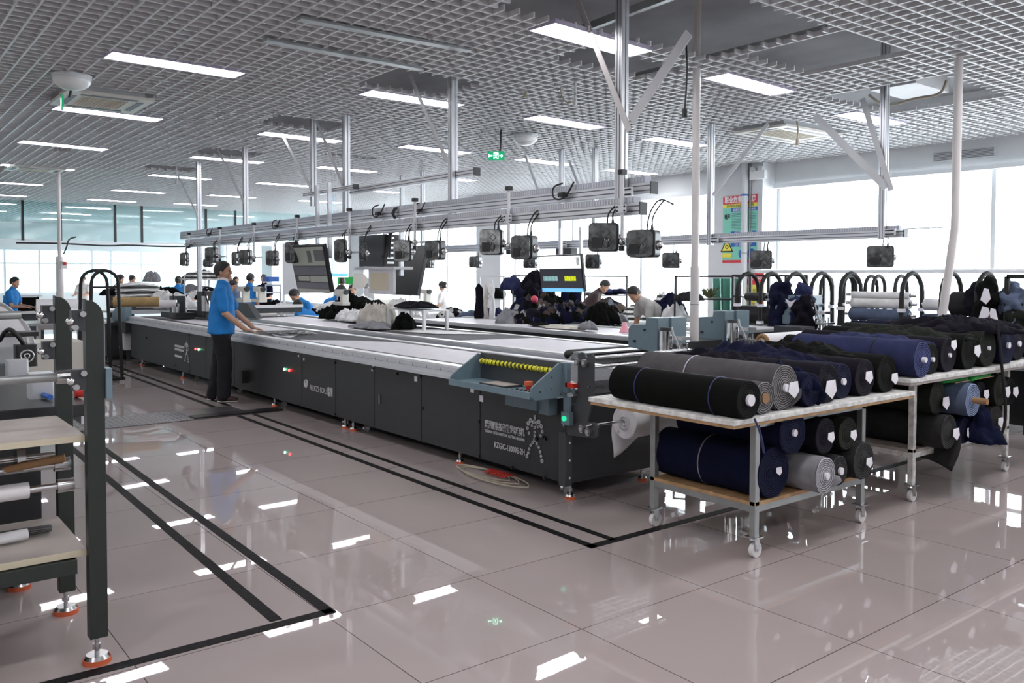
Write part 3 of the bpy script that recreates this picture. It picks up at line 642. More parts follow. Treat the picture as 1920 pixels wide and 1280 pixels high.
# sheets lying on the bed
def sheet(pts, z, m, label, cat='sheet', group=None, th=.004, name='paper_sheet'):
    o = MB().prism([(p[0], p[1], z) for p in pts], (0, 0, th)).build(name, m); return tag(o, label, cat, group)
Z1 = .793
sheet([(-5.55, 2.36), (-1.75, 2.36), (-2.5, 3.06), (-4.6, 3.06), (-5.1, 2.8)], Z1, 'paper', 'long pale paper sheet covering the near half of the long machine bed')
sheet([(-11.7, 2.5), (-8.1, 2.36), (-7.3, 2.36), (-7.2, 3.06), (-10.8, 3.06)], Z1, 'paper', 'long pale pinkish paper sheet on the bed left of the standing man')
sheet([(-6.75, 2.5), (-6.25, 2.36), (-5.95, 2.42), (-6.3, 2.66)], Z1, 'label', 'small white sheet in front of the standing man at the dark scraps', name='pattern_sheet')
sheet([(-6.9, 2.75), (-6.4, 2.7), (-6.35, 2.95), (-6.8, 3.02)], Z1, 'greyshirt', 'grey pattern piece beyond the dark scraps on the machine bed', name='pattern_sheet')
r = random.Random(5); w_ = MB()
for i in range(26):
    x = -6.75+r.random()*.6; y = 2.42+r.random()*.45; a = r.random()*3; d = Vector((math.cos(a), math.sin(a), 0))*(.04+.08*r.random()); c = Vector((x, y, Z1+.008+.022*r.random())); w_.bar(c-d, c+d+Vector((0, 0, .01*r.random())), .03+.03*r.random(), .006)
single('fabric_scraps', w_, 'black', 'dark fabric scraps lying by the hands of the man in blue', 'fabric scraps')
# second and third machines behind
m2 = thing('cutting_machine', 'second cutting machine, just behind the one with white lettering', 'cutting machine', (-6.6, 4.1, 0), 'long cutting machines')
machine_body(m2, -10.9, -2.35, 3.62, 4.8, [-10.9+i*1.2 for i in range(8)]+[-2.35], zr=.75)
w_ = MB(); w_.limb([(-2.4, 3.6, .80), (-2.4, 4.78, .80)], [.045, .045], n=12); w_.build('end_roller', 'black', m2)
w_ = MB()
for k in range(7): w_.b2((-2.35, 3.6, .43+k*.055), (-2.26-(k % 2)*.015, 4.8, .478+k*.055))
w_.b2((-2.34, 3.6, .815), (-2.16, 4.8, .83)); w_.build('end_slats', 'galv', m2)
for x in (-2.2, -6, -10): add_foot(m2, x, 3.7); add_foot(m2, x, 4.7)
sheet([(-10.4, 3.72), (-6.9, 3.75), (-6.9, 4.3), (-10.6, 4.6)], Z1, 'paper', 'white sheet on the far half of the second machine bed')
sheet([(-7.0, 3.78), (-5.4, 4.1), (-4.9, 4.65), (-6.0, 4.5)], Z1+.005, 'whiteshirt', 'white pointed cloth sheet on the second machine in front of the dark blue strip', name='cloth_sheet')
sheet([(-8.3, 4.25), (-6.4, 4.6), (-6.2, 4.75), (-8.3, 4.75)], Z1+.004, 'c_navy', 'dark blue-green cloth strip along the back of the second machine', name='cloth_strip')
sheet([(-4.4, 3.75), (-2.2, 3.72), (-2.2, 4.68), (-4.2, 4.7)], Z1, 'paper', 'pale sheet covering the near end of the second machine bed')
m3 = thing('cutting_machine', 'third cutting machine, farthest from the aisle, below the hanging screen', 'cutting machine', (-5.6, 6.4, 0), 'long cutting machines')
machine_body(m3, -8.8, -2.3, 5.72, 6.9, [-8.8+i*1.1 for i in range(6)]+[-2.3], zr=.75)
for x in (-2.5, -5.5, -8.5): add_foot(m3, x, 5.8); add_foot(m3, x, 6.8)
sheet([(-8.6, 5.86), (-2.5, 5.86), (-2.5, 6.72), (-8.6, 6.72)], Z1, 'paper', 'pale sheet covering the third machine bed')
# cutting heads
def head(name, label, o, s=1, cover=True):
    t = thing('fabric_cutter', label, 'cutting machine head', o); x, y, z = o
    pr = [(-.26*s, 0, -.02*s), (-.26*s, 0, .15*s), (-.22*s, 0, .19*s), (-.05*s, 0, .20*s), (-.04*s, 0, .26*s), (.10*s, 0, .26*s), (.10*s, 0, -.22*s), (0, 0, -.22*s), (-.01*s, 0, -.04*s)]
    b = MB().prism([Vector(o)+Vector(p) for p in pr], (0, .16*s, 0)).build('housing', 'teal', t); bevel(b, .008)
    MB().b2((x+.03*s, y+.16*s, z+.02*s), (x+.12*s, y+.36*s, z+.26*s)).build('side_cover', 'teal', t)
    w_ = MB(); w_.cyl((x-.17*s, y-.002, z+.04*s), (x-.17*s, y-.02, z+.04*s), .013*s); w_.cyl((x-.05*s, y-.002, z+.15*s), (x-.05*s, y-.015, z+.15*s), .01*s); w_.build('knob', 'black', t)
    q = MB(); q.cyl((x+.18*s, y+.02*s, z-.12*s), (x+.18*s, y+.02*s, z+.15*s), .06*s, n=24); mo = q.build('spindle_motor', 'chrome', t)
    q = MB(); q.cyl((x+.18*s, y+.02*s, z-.18*s), (x+.18*s, y+.02*s, z-.12*s), .055*s, n=22); q.build('motor_foot', 'mc2', mo); MB().cyl((x+.18*s, y+.02*s, z+.15*s), (x+.18*s, y+.02*s, z+.18*s), .052*s, n=22).build('motor_cap', 'mc2', mo)
    w_ = MB()
    for k in range(6): w_.cyl((x+(.30+.03*(k % 3))*s, y+(.04+.05*(k//3))*s, z-.14*s), (x+(.30+.03*(k % 3))*s, y+(.04+.05*(k//3))*s, z+(.02+.03*(k % 2))*s), .009*s, n=8)
    w_.b2((x+.27*s, y, z-.02*s), (x+.40*s, y+.14*s, z+.0*s)); w_.b2((x+.27*s, y, z+.08*s), (x+.38*s, y+.12*s, z+.11*s)); w_.build('valve_block', 'steel', t)
    w_ = MB(); w_.tube([(x+.24*s, y+.03, z+.15*s), (x+.28*s, y-.02, z+.2*s), (x+.27*s, y+.02, z+.1*s), (x+.3*s, y+.06, z-.02*s)], .007*s); w_.tube([(x+.25*s, y+.03, z+.05*s), (x+.31*s, y-.02, z+.14*s), (x+.34*s, y+.02, z+.0*s)], .006*s); w_.build('hose', 'frame', t)
    MB().b2((x-.02*s, y+.03*s, z-.36*s), (x+.10*s, y+.12*s, z-.22*s)).build('lower_bracket', 'alu', t)
    MB().b2((x-.25*s, y+.16*s, z-.10*s), (x+.02*s, y+(.42 if y > 6 else 1.0)*s, z+.02*s)).build('gantry_beam', 'black', t)
    return t
head('cutting_head', 'blue-grey cutting head with silver motor, above the near grey cloth roll', (-1.72, 3.95, .90), 1.0)
_p = aty(1343, 628, 5.05); head('cutting_head', 'blue-grey cutting head just right of the white vertical pipe', (_p.x, 5.05, .93), 1.0)
head('cutting_head', 'third blue-grey cutting head, farthest back near the denim pile', (-2.05, 6.6, 1.03), 1.1)
t = thing('machine_end_box', 'dark boxy machine end cover in front of the denim pile', 'machine cover', (-1.2, 6.2, .85))
a = aty(1430, 622, 5.9); w_ = MB(); w_.b2((a.x-.35, 5.95, .86), (a.x+.10, 6.2, 1.0)); w_.build('cover', 'chrome', t); MB().b2((a.x+.10, 5.95, .87), (a.x+.42, 6.2, 1.01)).build('end_cap', 'mc2', t); MB().b2((a.x-.4, 5.9, .5), (a.x+.45, 6.3, .86)).build('stand', 'mc', t)
# far gantries over the first machine
t = thing('end_console', 'blue-grey console box at the far left end of the long machine', 'control console', (-12.6, 2.2, .7))
MB().prism([(-13.1, 2.12, .70), (-12.15, 2.12, .70), (-12.15, 2.12, 1.02), (-12.6, 2.12, 1.02), (-13.1, 2.12, .82)], (0, .1, 0)).build('cheek', 'teal', t); MB().b2((-12.9, 2.13, .5), (-12.2, 2.3, .70)).build('lower_box', 'mc2', t)
MB().b2((-12.8, 2.15, .2), (-12.36, 2.26, .5)).build('white_cover', 'white', t); MB().b2((-12.6, 2.22, .90), (-12.3, 3.2, .99)).build('cross_beam', 'mc2', t); MB().b2((-12.45, 2.22, .83), (-12.3, 3.2, .90)).build('lower_beam', 'alu', t)
MB().b2((-12.45, 2.2, 0), (-12.4, 2.26, .2)).build('leg', 'mc2', t); MB().b2((-12.45, 3.0, 0), (-12.4, 3.06, .83)).build('leg', 'mc2', t)
def far_head(px, py, D, label, s=1):
    p = atd(px, py, D); t = thing('fabric_cutter', label, 'cutting machine head', p); x, y, z = p
    o = MB().rbox((x, y, z), (.28*s, .24*s, .38*s), .03).build('housing', 'mc2', t); MB().b2((x-.7*s, y-.1, z-.235*s), (x+.28*s, y+.2, z-.13*s)).build('carriage', 'mc', t)
    w_ = MB(); w_.cyl((x+.2*s, y-.1, z-.12*s), (x+.2*s, y-.1, z+.12*s), .05*s); w_.cyl((x+.3*s, y-.08, z-.12*s), (x+.3*s, y-.08, z+.05*s), .03*s); w_.build('spindle_motor', 'steel', t)
    w_ = MB(); w_.tube([(x+.15*s, y-.1, z+.15*s), (x+.3*s, y-.15, z+.25*s), (x+.36*s, y-.1, z)], .012); w_.build('hose', 'cable', t)
far_head(388, 568, 14.6, 'grey cutting head left of the standing man, half hidden by him', 1.0)
far_head(333, 573, 15.0, 'pale grey cutting head on the far end of the long machine', .85)
# coiled hoses on the floor under the near panel
w_ = MB(); c = atz(905, 885, .012); r = random.Random(2)
for k in range(3):
    w_.tube([(c.x+.34*math.cos(a*.7)*(1+.1*k)+.1*k, c.y+.10*math.sin(a*.7)*(1+.15*k)-.02*k, .012+.004*k) for a in range(10)], .006)
single('air_hose', w_, 'cream', 'clear beige hose coiled on the floor under the machine', 'hose')
w_ = MB(); c = atz(935, 887, .02)
for k in range(9): w_.tube([(c.x-.12+.03*k, c.y-.05, .012), (c.x-.10+.03*k, c.y, .04), (c.x-.08+.03*k, c.y+.05, .012)], .007, smooth=1)
single('coiled_hose', w_, 'red', 'red coiled hose lying under the machine next to the beige hose', 'hose')
# ------------------------------------------------------------------ roll tables on casters
def roll(end, length, r, col, label, group, core='label', tilt=0, yaw=0, straps=None, droop=None, name='fabric_roll', rb=None, flap=0, seed=0, corel=.02, corer=.022, tagp=None):
    """cloth roll along X, near end face centred at `end`"""
    t = bpy.data.objects.new(name, None); C.objects.link(t); t.location = end; t.rotation_euler = (0, tilt, yaw); ORG[t.name] = Vector((0, 0, 0)); t.empty_display_size = .1
    tag(t, label, 'fabric roll', group); rd = random.Random(seed)
    n, L = 40, 14; vs = []; fs = []; ph = rd.random()*6
    for i in range(L+1):
        f = i/L; x = -length*f; e = 1 if i else .985
        for k in range(n):
            a = 2*PI*k/n; rr = r*e*(1+.022*math.sin(3*a+ph+f*2)+.018*math.sin(f*11+ph)*math.sin(a*2)); zz = rr*math.sin(a); zz = max(zz, -r*.93)
            vs.append((x, rr*math.cos(a), zz))
    for i in range(L):
        for k in range(n): fs.append((i*n+k, i*n+(k+1) % n, (i+1)*n+(k+1) % n, (i+1)*n+k))
    m_ = MB().add(vs, fs, True); m_.add([vs[L*n+k] for k in range(n)], [tuple(range(n))])
    m_.build('cloth', 'c_'+col, t)
    m_ = MB(); rings = [(r*.985, 0), (r*.93, .004), (r*.55, -.002), (r*.3, .004), (.02, .006)]; vv = []
    for q, dx in rings: vv += [(dx, max(-1, 1)*q*math.cos(2*PI*k/n), max(q*math.sin(2*PI*k/n), -r*.93)) for k in range(n)]
    m_.add(vv, [(i*n+k, i*n+(k+1) % n, (i+1)*n+(k+1) % n, (i+1)*n+k) for i in range(len(rings)-1) for k in range(n)]); m_.add(vv[-n:], [tuple(range(n))])
    m_.build('rolled_end', 'e_'+col, t)
    if core: MB().cyl((.0, 0, 0), (corel, 0, 0), corer, n=16).build('core', core, t)
    if tagp:
        a, b, w = tagp; c = Vector((.02, a, b)); q = MB().prism([c, c+Vector((.01, .035*w, .005)), c+Vector((.014, .04*w, -.03*w)), c+Vector((.012, .018*w, -.052*w)), c+Vector((.006, -.012*w, -.03*w))], (.002, 0, 0)).build('paper_tag', 'label', t)
    for f, c in (straps or []):
        m_ = MB(); m_.ring((-length*f, 0, 0), (1, .06, 0), r*1.012, .004, 32, 5); m_.build('strap', c, t)
    if flap:
        N = 9; vs = []; fs = []; W = length*.45 if flap > 0 else length*.3; F_ = abs(flap)
        for i in range(N):
            for j in range(N):
                a = i/(N-1); b = j/(N-1); x = .03-a*W; hang = F_*b*(1-.45*a)
                y = r*.92-.05*b*math.sin(a*6+seed)-.06*b; z = -r*.1-hang; vs.append((x+.02*math.sin(b*4), y*(1-.25*b), z))
        for i in range(N-1):
            for j in range(N-1): k = i*N+j; fs.append((k, k+1, k+N+1, k+N))
        o = MB().add(vs, fs, True).build('loose_flap', 'c_'+col, t); q = o.modifiers.new('thick', 'SOLIDIFY'); q.thickness = .004
    return t
def cart(name, label, x0, x1, ys, legs, zt, zs, frame, board, shelfy, top_edge):
    t = thing(name, label, 'table on casters', (x0, ys[0], 0))
    m_ = MB(); m_.b2((x0, ys[0], zt-.028), (x1, ys[1], zt)); o = m_.build('table_top', top_edge, t); bevel(o, .004)
    MB().b2((x0+.01, ys[0]+.01, zt-.045), (x1-.01, ys[1]-.01, zt-.028)).build('plywood_layer', board, t)
    fr = MB()
    lx0, lx1, ly0, ly1 = legs
    for y in (ly0, ly1): fr.b2((lx0-.02, y-.018, zt-.085), (lx1+.02, y+.018, zt-.045))
    for x in (lx0, lx1): fr.b2((x-.018, ly0, zt-.085), (x+.018, ly1, zt-.045))
    fr.build('top_frame', frame, t)
    fr = MB()
    for y in (ly0, ly1): fr.b2((lx0, y-.015, zs-.05), (lx1, y+.015, zs-.012))
    for x in (lx0, lx1): fr.b2((x-.015, ly0, zs-.05), (x+.015, ly1, zs-.012))
    fr.build('shelf_frame', frame, t)
    MB().b2((lx0-.02, ly0-.02, zs-.012), (lx1+.02, ly1+.02, zs+.008)).build('shelf', board, t)
    for x in (lx0, lx1):
        for y in (ly0, ly1): o = MB().b2((x-.02, y-.02, .115), (x+.02, y+.02, zt-.05)).build('leg', frame, t); bevel(o, .004); add_caster(t, x, y, .118, .042)
    return t
cart('roll_table', 'wheeled table of fabric rolls nearest the camera, with plywood edges', -.28, .80, (1.86, 3.72), (-.05, .68, 2.2, 3.28), .80, .30, 'galv', 'plywood', None, 'chipped')
cart('roll_table', 'white chipped wheeled table of fabric rolls at the right edge', -.45, .80, (3.66, 6.0), (-.2, .63, 4.02, 5.5), .88, .35, 'chipped', 'shelfwood', None, 'chipped')
T = .80
g = 'fabric rolls on the near wheeled table'
roll((.80, 1.975, T+.098), .92, .101, 'black', 'black fabric roll with two blue straps at the front of the near table', g, straps=[(.2, 'strap'), (.78, 'strap')], seed=1, corer=.03)
roll((.76, 2.165, T+.085), .8, .090, 'grey', 'small dark grey roll with brown tube end behind the black roll', g, core='tube', corer=.028, seed=2, corel=.012)
roll((.74, 2.375, T+.122), 1.0, .128, 'grey', 'big grey fabric roll on the near table with white tag', g, straps=[(.62, 'lampframe')], seed=3, tagp=(.02, .03, 1.7), flap=.1)
roll((.76, 2.60, T+.095), .85, .098, 'navy', 'dark navy roll with crumpled end beside the big grey roll', g, seed=4, core=None, flap=-.08)
roll((.74, 2.80, T+.112), .92, .116, 'bk2', 'black roll with a square white tag on the near table', g, seed=5, tagp=(-.04, .02, 2.0), core=None)
roll((.70, 3.02, T+.105), .85, .108, 'navy2', 'navy roll with round white core on the near table', g, seed=6, corer=.02)
roll((.72, 3.24, T+.112), .9, .116, 'bk2', 'black roll with a folded white tag on the near table', g, seed=7, tagp=(-.02, .04, 1.4), core=None)
roll((.72, 3.50, T+.118), .85, .122, 'black', 'black roll at the back end of the near table', g, seed=8, tagp=(.03, 0, 1.3), core=None)
T = .88; g = 'fabric rolls on the right wheeled table'
roll((.80, 3.79, T+.118), .9, .12, 'denim', 'large blue denim roll with pale spiral end', g, seed=11, straps=[(.33, 'c_dkgrey')], corer=.018, corel=.03)
roll((.74, 4.04, T+.10), 1.1, .105, 'black', 'black roll right beside the blue denim roll', g, seed=12, corer=.016)
roll((.74, 4.28, T+.115), 1.1, .12, 'bk2', 'black roll with white paper draped over it on the right table', g, seed=13, corer=.014, tagp=(0, .1, 1.3))
roll((.76, 4.55, T+.125), 1.1, .13, 'black', 'black roll with several white tags on the right table', g, seed=14, tagp=(.04, .04, 1.6), core=None)
roll((.76, 4.84, T+.135), 1.1, .14, 'olive', 'olive black roll at the middle of the right table', g, seed=15, corer=.016)
roll((.76, 5.17, T+.14), 1.1, .145, 'navy2', 'navy roll with bright white core on the right table', g, seed=16, corer=.024)
roll((.7, 5.52, T+.13), 1.2, .135, 'bk2', 'black roll at the far end of the right table', g, seed=17)
roll((.7, 5.8, T+.12), 1.2, .12, 'navy', 'dark navy roll last on the right table', g, seed=18)
Z = .31; g = 'fabric rolls on the near lower shelf'
roll((.70, 2.34, Z+.14), .76, .145, 'navy', 'navy roll at the bottom front of the near lower shelf', g, seed=21, straps=[(.55, 'c_lightgrey')], tagp=(.0, .03, .8), core=None)
roll((.74, 2.46, Z+.355), .74, .125, 'navy', 'navy roll lying on top in the near lower shelf', g, seed=22, corer=.02)
roll((.82, 2.66, Z+.10), .75, .105, 'lightgrey', 'light grey roll sticking out of the near lower shelf', g, seed=23, corer=.02, flap=.06)
roll((.76, 2.75, Z+.305), .8, .105, 'bk2', 'black roll with white core paper, upper middle of the near shelf', g, seed=24, tagp=(0, .02, 1.1), core=None)
roll((.78, 2.87, Z+.09), .9, .09, 'dkgrey', 'dark roll with pale spiral edge low on the near shelf', g, seed=25)
roll((.76, 2.99, Z+.29), .8, .10, 'olive', 'dark green-black roll, upper right on the near shelf', g, seed=26, tagp=(0, .02, 1.1), core=None)
roll((.80, 3.1, Z+.12), .8, .115, 'dkgrey', 'dark grey roll with white tag at the right of the near shelf', g, seed=27, tagp=(0, .02, 1.1), core=None)
Z = .36; g = 'fabric rolls on the right lower shelf'
roll((.78, 4.22, Z+.115), 1.0, .12, 'dkgrey', 'dark grey roll with hanging flap on the right lower shelf', g, seed=28, flap=.26, tagp=(.03, .02, 1.5), core=None)
roll((.72, 4.18, Z+.345), 1.0, .115, 'olive', 'olive black roll above the grey one on the right lower shelf', g, seed=29, tagp=(.04, .0, 1.6), core=None)
roll((.82, 4.48, Z+.315), 1.0, .118, 'paleblue', 'pale blue denim roll with protruding brown tube', g, core='tube', corel=.1, corer=.022, seed=30)
roll((.76, 4.50, Z+.09), .9, .095, 'navy', 'navy roll below the pale blue denim roll', g, seed=31, tagp=(0, .02, 1.6), core=None)
roll((.74, 4.78, Z+.30), .95, .115, 'bk2', 'black roll right of the pale blue denim roll', g, seed=32, tagp=(.02, .05, 1.3), core=None)
roll((.76, 4.74, Z+.09), .9, .10, 'bk2', 'black roll low on the right shelf with long white tag', g, seed=33, tagp=(-.02, .03, 1.6), core=None)
roll((.78, 5.02, Z+.335), 1.0, .12, 'olive', 'dark olive roll at the upper right of the right shelf', g, seed=34, tagp=(.03, .02, 1.5), core=None)
roll((.76, 5.0, Z+.11), .95, .115, 'dkgrey', 'dark roll with pale spiral at the lower right of the right shelf', g, seed=35, tagp=(.0, .02, 1.4), core=None)
roll((.74, 5.28, Z+.3), .95, .11, 'black', 'black roll behind the last leg of the right table', g, seed=36, tagp=(.02, .03, 1.5), core=None)
m_ = MB(); r = random.Random(4)
for k in range(7): m_.limb([(.62+r.random()*.1, 4.35+k*.09, .80), (.70, 4.50+k*.09, .81+.01*r.random())], [(.06, .018), (.05, .014)], n=10)
single('green_cloth', m_, 'greenc', 'bright green cloth tucked under the top of the right table', 'cloth')
single('cardboard_sheet', MB().prism([(.55, 4.5, .78), (.74, 4.4, .79), (.76, 5.1, .80), (.5, 5.15, .81)], (0, 0, .006)), 'cardboard', 'beige cardboard sheet under the top of the right table', 'cardboard')
m_ = MB(); m_.tube([(.83, 4.82, 1.2), (.84, 4.86, 1.0), (.82, 4.95, .85), (.84, 5.0, .5), (.80, 4.96, .3)], .010); single('cloth_strap', m_, 'c_dkgrey', 'dark strap hanging down across the right table rolls', 'strap')
m_ = MB(); m_.tube([(.82, 2.0, .80), (.83, 2.03, .74), (.80, 2.1, .66), (.78, 2.14, .6)], .006); single('strap_tail', m_, 'strap', 'loose blue strap end hanging below the near black roll', 'strap')
# white rolls lying crosswise behind
t = thing('paper_roll', 'white roll with dark brown core lying behind the near table rolls', 'paper roll', (-.75, 4.05, .93))
p = atz(1432, 640, 1.02); a = Vector((-.75, 4.15, 1.02)); p = aty(1430, 641, 4.15)
MB().cyl(p, p+Vector((0, 1.3, 0)), .068, n=28).build('roll', 'film', t); MB().ring(p+Vector((0, -.002, 0)), (0, 1, 0), .05, .018, 24, 6).build('dark_rim', 'tube', t); MB().cyl(p+Vector((0, .0, 0)), p+Vector((0, -.012, 0)), .034, n=20).build('core', 'shelfedge', t)
MB().b2((p.x-.05, p.y+.3, .83), (p.x+.05, p.y+.35, p.z-.06)).build('cradle', 'mc2', t); MB().b2((p.x-.02, p.y+.3, 0), (p.x+.02, p.y+.34, .84)).build('stand', 'mc2', t)
t = thing('paper_roll', 'white roll with pink end lying behind the right table rolls', 'paper roll', (-.1, 6.2, .93))
p = aty(1738, 622, 6.15); MB().cyl(p, p+Vector((.03, .6, 0)), .10, n=28).build('roll', 'film', t); MB().cyl(p+Vector((0, -.004, 0)), p+Vector((0, .0, 0)), .095, n=24).build('pink_end', 'shelfwood', t); MB().b2((p.x-.15, p.y+.1, 0), (p.x+.2, p.y+.5, p.z-.1)).build('stand', 'mc', t)
# ------------------------------------------------------------------ overhead aluminium structure
def beam(label, xa, xb, Y, z0, z1, tray=True):
    t = thing('overhead_rail', label, 'overhead rail', (xb, Y, z0))
    h = z1-z0; m_ = MB(); m_.b2((xa, Y-.035, z0), (xb, Y+.035, z1)); o = m_.build('profile', 'alu', t); bevel(o, .004)
    g = MB(); g.b2((xa, Y-.0365, z0+h*.30-.004), (xb, Y-.034, z0+h*.30+.004)); g.b2((xa, Y-.0365, z0+h*.72-.004), (xb, Y-.034, z0+h*.72+.004)); g.build('groove', 'aludark', o)
    MB().b2((xb, Y-.038, z0-.004), (xb+.012, Y+.038, z1+.004)).build('end_cap', 'mc2', o)
    if tray:
        MB().b2((xa, Y-.03, z1), (xb-.05, Y+.03, z1+.045)).build('cable_tray', 'tray', t)
        r_ = MB(); x = max(xa, xb-4.5)
        while x < xb-.06: r_.b2((x, Y-.033, z1+.004), (x+.012, Y-.03, z1+.04)); x += .03
        r_.build('tray_ribs', 'wallgrey', t)
    return t
YA_, YB_, YC_ = 3.1, 2.85, 7.1
beam('upper long aluminium rail hanging from the posts above the cutting machine', -12.2, aty(1225, 350, YA_).x, YA_, 2.15, 2.235)
beam('lower long aluminium rail carrying the camera boxes nearest the aisle', -11.1, aty(1205, 388, YB_).x, YB_, 1.975, 2.06)
beam('long aluminium rail crossing in front of the poster column near the windows', -11.5, aty(1697, 436, YC_).x, YC_, 1.94, 2.02)
beam('short pale aluminium rail between the two middle hanging posts, high up', aty(652, 372, 3.1).x, aty(884, 326, 3.1).x, 3.16, 2.50, 2.57, False)
beam('shortest pale aluminium rail, high up just left of the middle post', aty(570, 372, 3.0).x, aty(664, 355, 3.0).x, 3.02, 2.53, 2.58, False)
def post(label, X, Y, z0, z1, w=.07, plate=True, braces=()):
    t = thing('hanging_post', label, 'hanging post', (X, Y, z0)); m_ = MB(); m_.b2((X-w/2, Y-w/2, z0), (X+w/2, Y+w/2, z1)); o = m_.build('profile', 'alu', t); bevel(o, .004)
    g = MB()
    for s in (-1, 1): g.b2((X+s*w*.2-.003, Y-w/2-.0015, z0), (X+s*w*.2+.003, Y-w/2, z1))
    g.b2((X+w/2, Y-.004, z0), (X+w/2+.0015, Y+.004, z1)); g.build('groove', 'aludark', o)
    if plate: q = MB().b2((X+w/2, Y-w/2-.01, z0+.03), (X+w/2+.13, Y-w/2, z0+.10)).build('joint_plate', 'alu', t); [MB().b2((X+w/2+.015, Y-w/2-.016, z0+zz-.006), (X+w/2+.11, Y-w/2-.010, z0+zz+.006)).build('bolt_row', 'black', q) for zz in (.045, .082)]
    for a, b, wd, mm in braces: m2_ = MB(); m2_.bar(a, b, .05*wd, .008, (0, 1, 0)); m2_.build('brace', mm, t)
    return t
def br(u0, v0, u1, v1, Y, wd=1, mm='wallgrey', dy=0): return (aty(u0, v0, Y+dy), aty(u1, v1, Y), wd, mm)
post('nearest hanging aluminium post, with two diagonal braces', aty(1176, 200, 3.08).x, 3.02, 2.1, 4.15, .075, True, [br(1083, 0, 1180, 246, 2.97, 1, 'pvc'), br(1292, 62, 1183, 226, 2.97, 1.6)])
post('hanging aluminium post second from the right in the front line', aty(846, 250, 3.1).x, 3.12, 2.12, 4.15, .075, True, [br(768, 140, 838, 302, 3.05, .9)])
post('hanging aluminium post third from the right in the front line', aty(645, 300, 3.12).x, 3.15, 2.12, 4.15, .075, True, [br(583, 200, 642, 345, 3.1)])
post('hanging aluminium post just left of the short high rails', aty(583, 300, 3.12).x, 3.15, 2.42, 4.15, .07, False, [br(518, 232, 583, 352, 3.1)])
post('hanging aluminium post above the standing man', aty(460, 350, 3.15).x, 3.15, 2.14, 4.15, .07, True, [br(408, 280, 457, 378, 3.1)])
post('hanging aluminium post farthest left in the front line', aty(373, 400, 3.15).x, 3.15, .85, 4.15, .07, True, [br(333, 328, 370, 402, 3.1)])
post('hanging aluminium post at the right, holding the rail end, with two braces', aty(1661, 300, 7.1).x, 7.06, 1.93, 4.15, .075, True, [br(1527, 216, 1662, 352, 7.0, 1.6), br(1617, 185, 1671, 357, 7.0, 1.2)])
post('hanging aluminium post just left of the poster column, with one brace', aty(1337, 300, 7.1).x, 7.06, 1.92, 4.15, .07, True, [br(1440, 232, 1337, 366, 7.0, 1)])
post('hanging aluminium post right of the green exit sign', aty(1029, 300, 6.8).x, 7.06, 1.93, 4.15, .07, True, [br(983, 288, 1009, 356, 7.0)])
post('pale hanging post behind the nearest post, seen above the upper rail', aty(1107, 300, 7.2).x, 7.3, 1.93, 4.15, .07, False, [br(1068, 303, 1084, 345, 7.2)])
post('right one of two thin far hanging posts behind the short high rail', aty(749, 330, 6.4).x, 6.9, 1.95, 4.15, .07, False)
post('left one of two thin far hanging posts behind the short high rail', aty(711, 330, 6.4).x, 6.9, 1.95, 4.15, .07, False)
# plastic wrapped projector/camera boxes on rods
def rod(u, v0, v1, Y, label, caps=True):
    a = aty(u, v0, Y); z1 = aty(u, v1, Y).z; t = thing('mounting_rod', label, 'mounting rod', (a.x, Y, z1)); MB().cyl((a.x, Y, z1), (a.x, Y, a.z), .014, n=12).build('rod', 'frame', t)
    if caps: MB().b2((a.x-.024, Y-.024, a.z-.0), (a.x+.024, Y+.024, a.z+.035)).build('top_cap', 'black', t); MB().cyl((a.x, Y, z1-.03), (a.x, Y, z1+.01), .022, n=12).build('bottom_cap', 'black', t)
    q = MB().b2((a.x-.04, Y-.022, 1.99), (a.x+.06, Y-.014, 2.05)).build('clamp', 'alu', t); [MB().cyl((a.x+x, Y-.022, z), (a.x+x, Y-.028, z), .007, n=8).build('bolt', 'black', q) for x in (-.028, .045) for z in (2.005, 2.035)]
    m_ = MB(); m_.bar((a.x-.25, Y, z1+.04), (a.x+.25, Y, z1+.04), .02, .02); m_.ball((a.x, Y, z1+.04), .03); m_.build('cross_arm', 'steel', t)
YR = 2.79
for u, v0, v1, lab in ((1167, 327, 463, 'silver rod with black cap at the near end of the lower rail'), (954, 357, 470, 'silver capped rod between the two boxes in the middle of the lower rail'), (778, 378, 462, 'silver capped rod beside the grey computer case'),
                       (655, 396, 480, 'silver capped rod right of the hanging screen on the left'), (557, 408, 455, 'silver capped rod above the left hanging screen'), (476, 422, 488, 'silver capped rod just right of the standing man head'), (412, 430, 486, 'silver capped rod directly above the standing man head'), (354, 440, 462, 'silver rod at the far end of the lower rail')): rod(u, v0, v1, YR, lab)
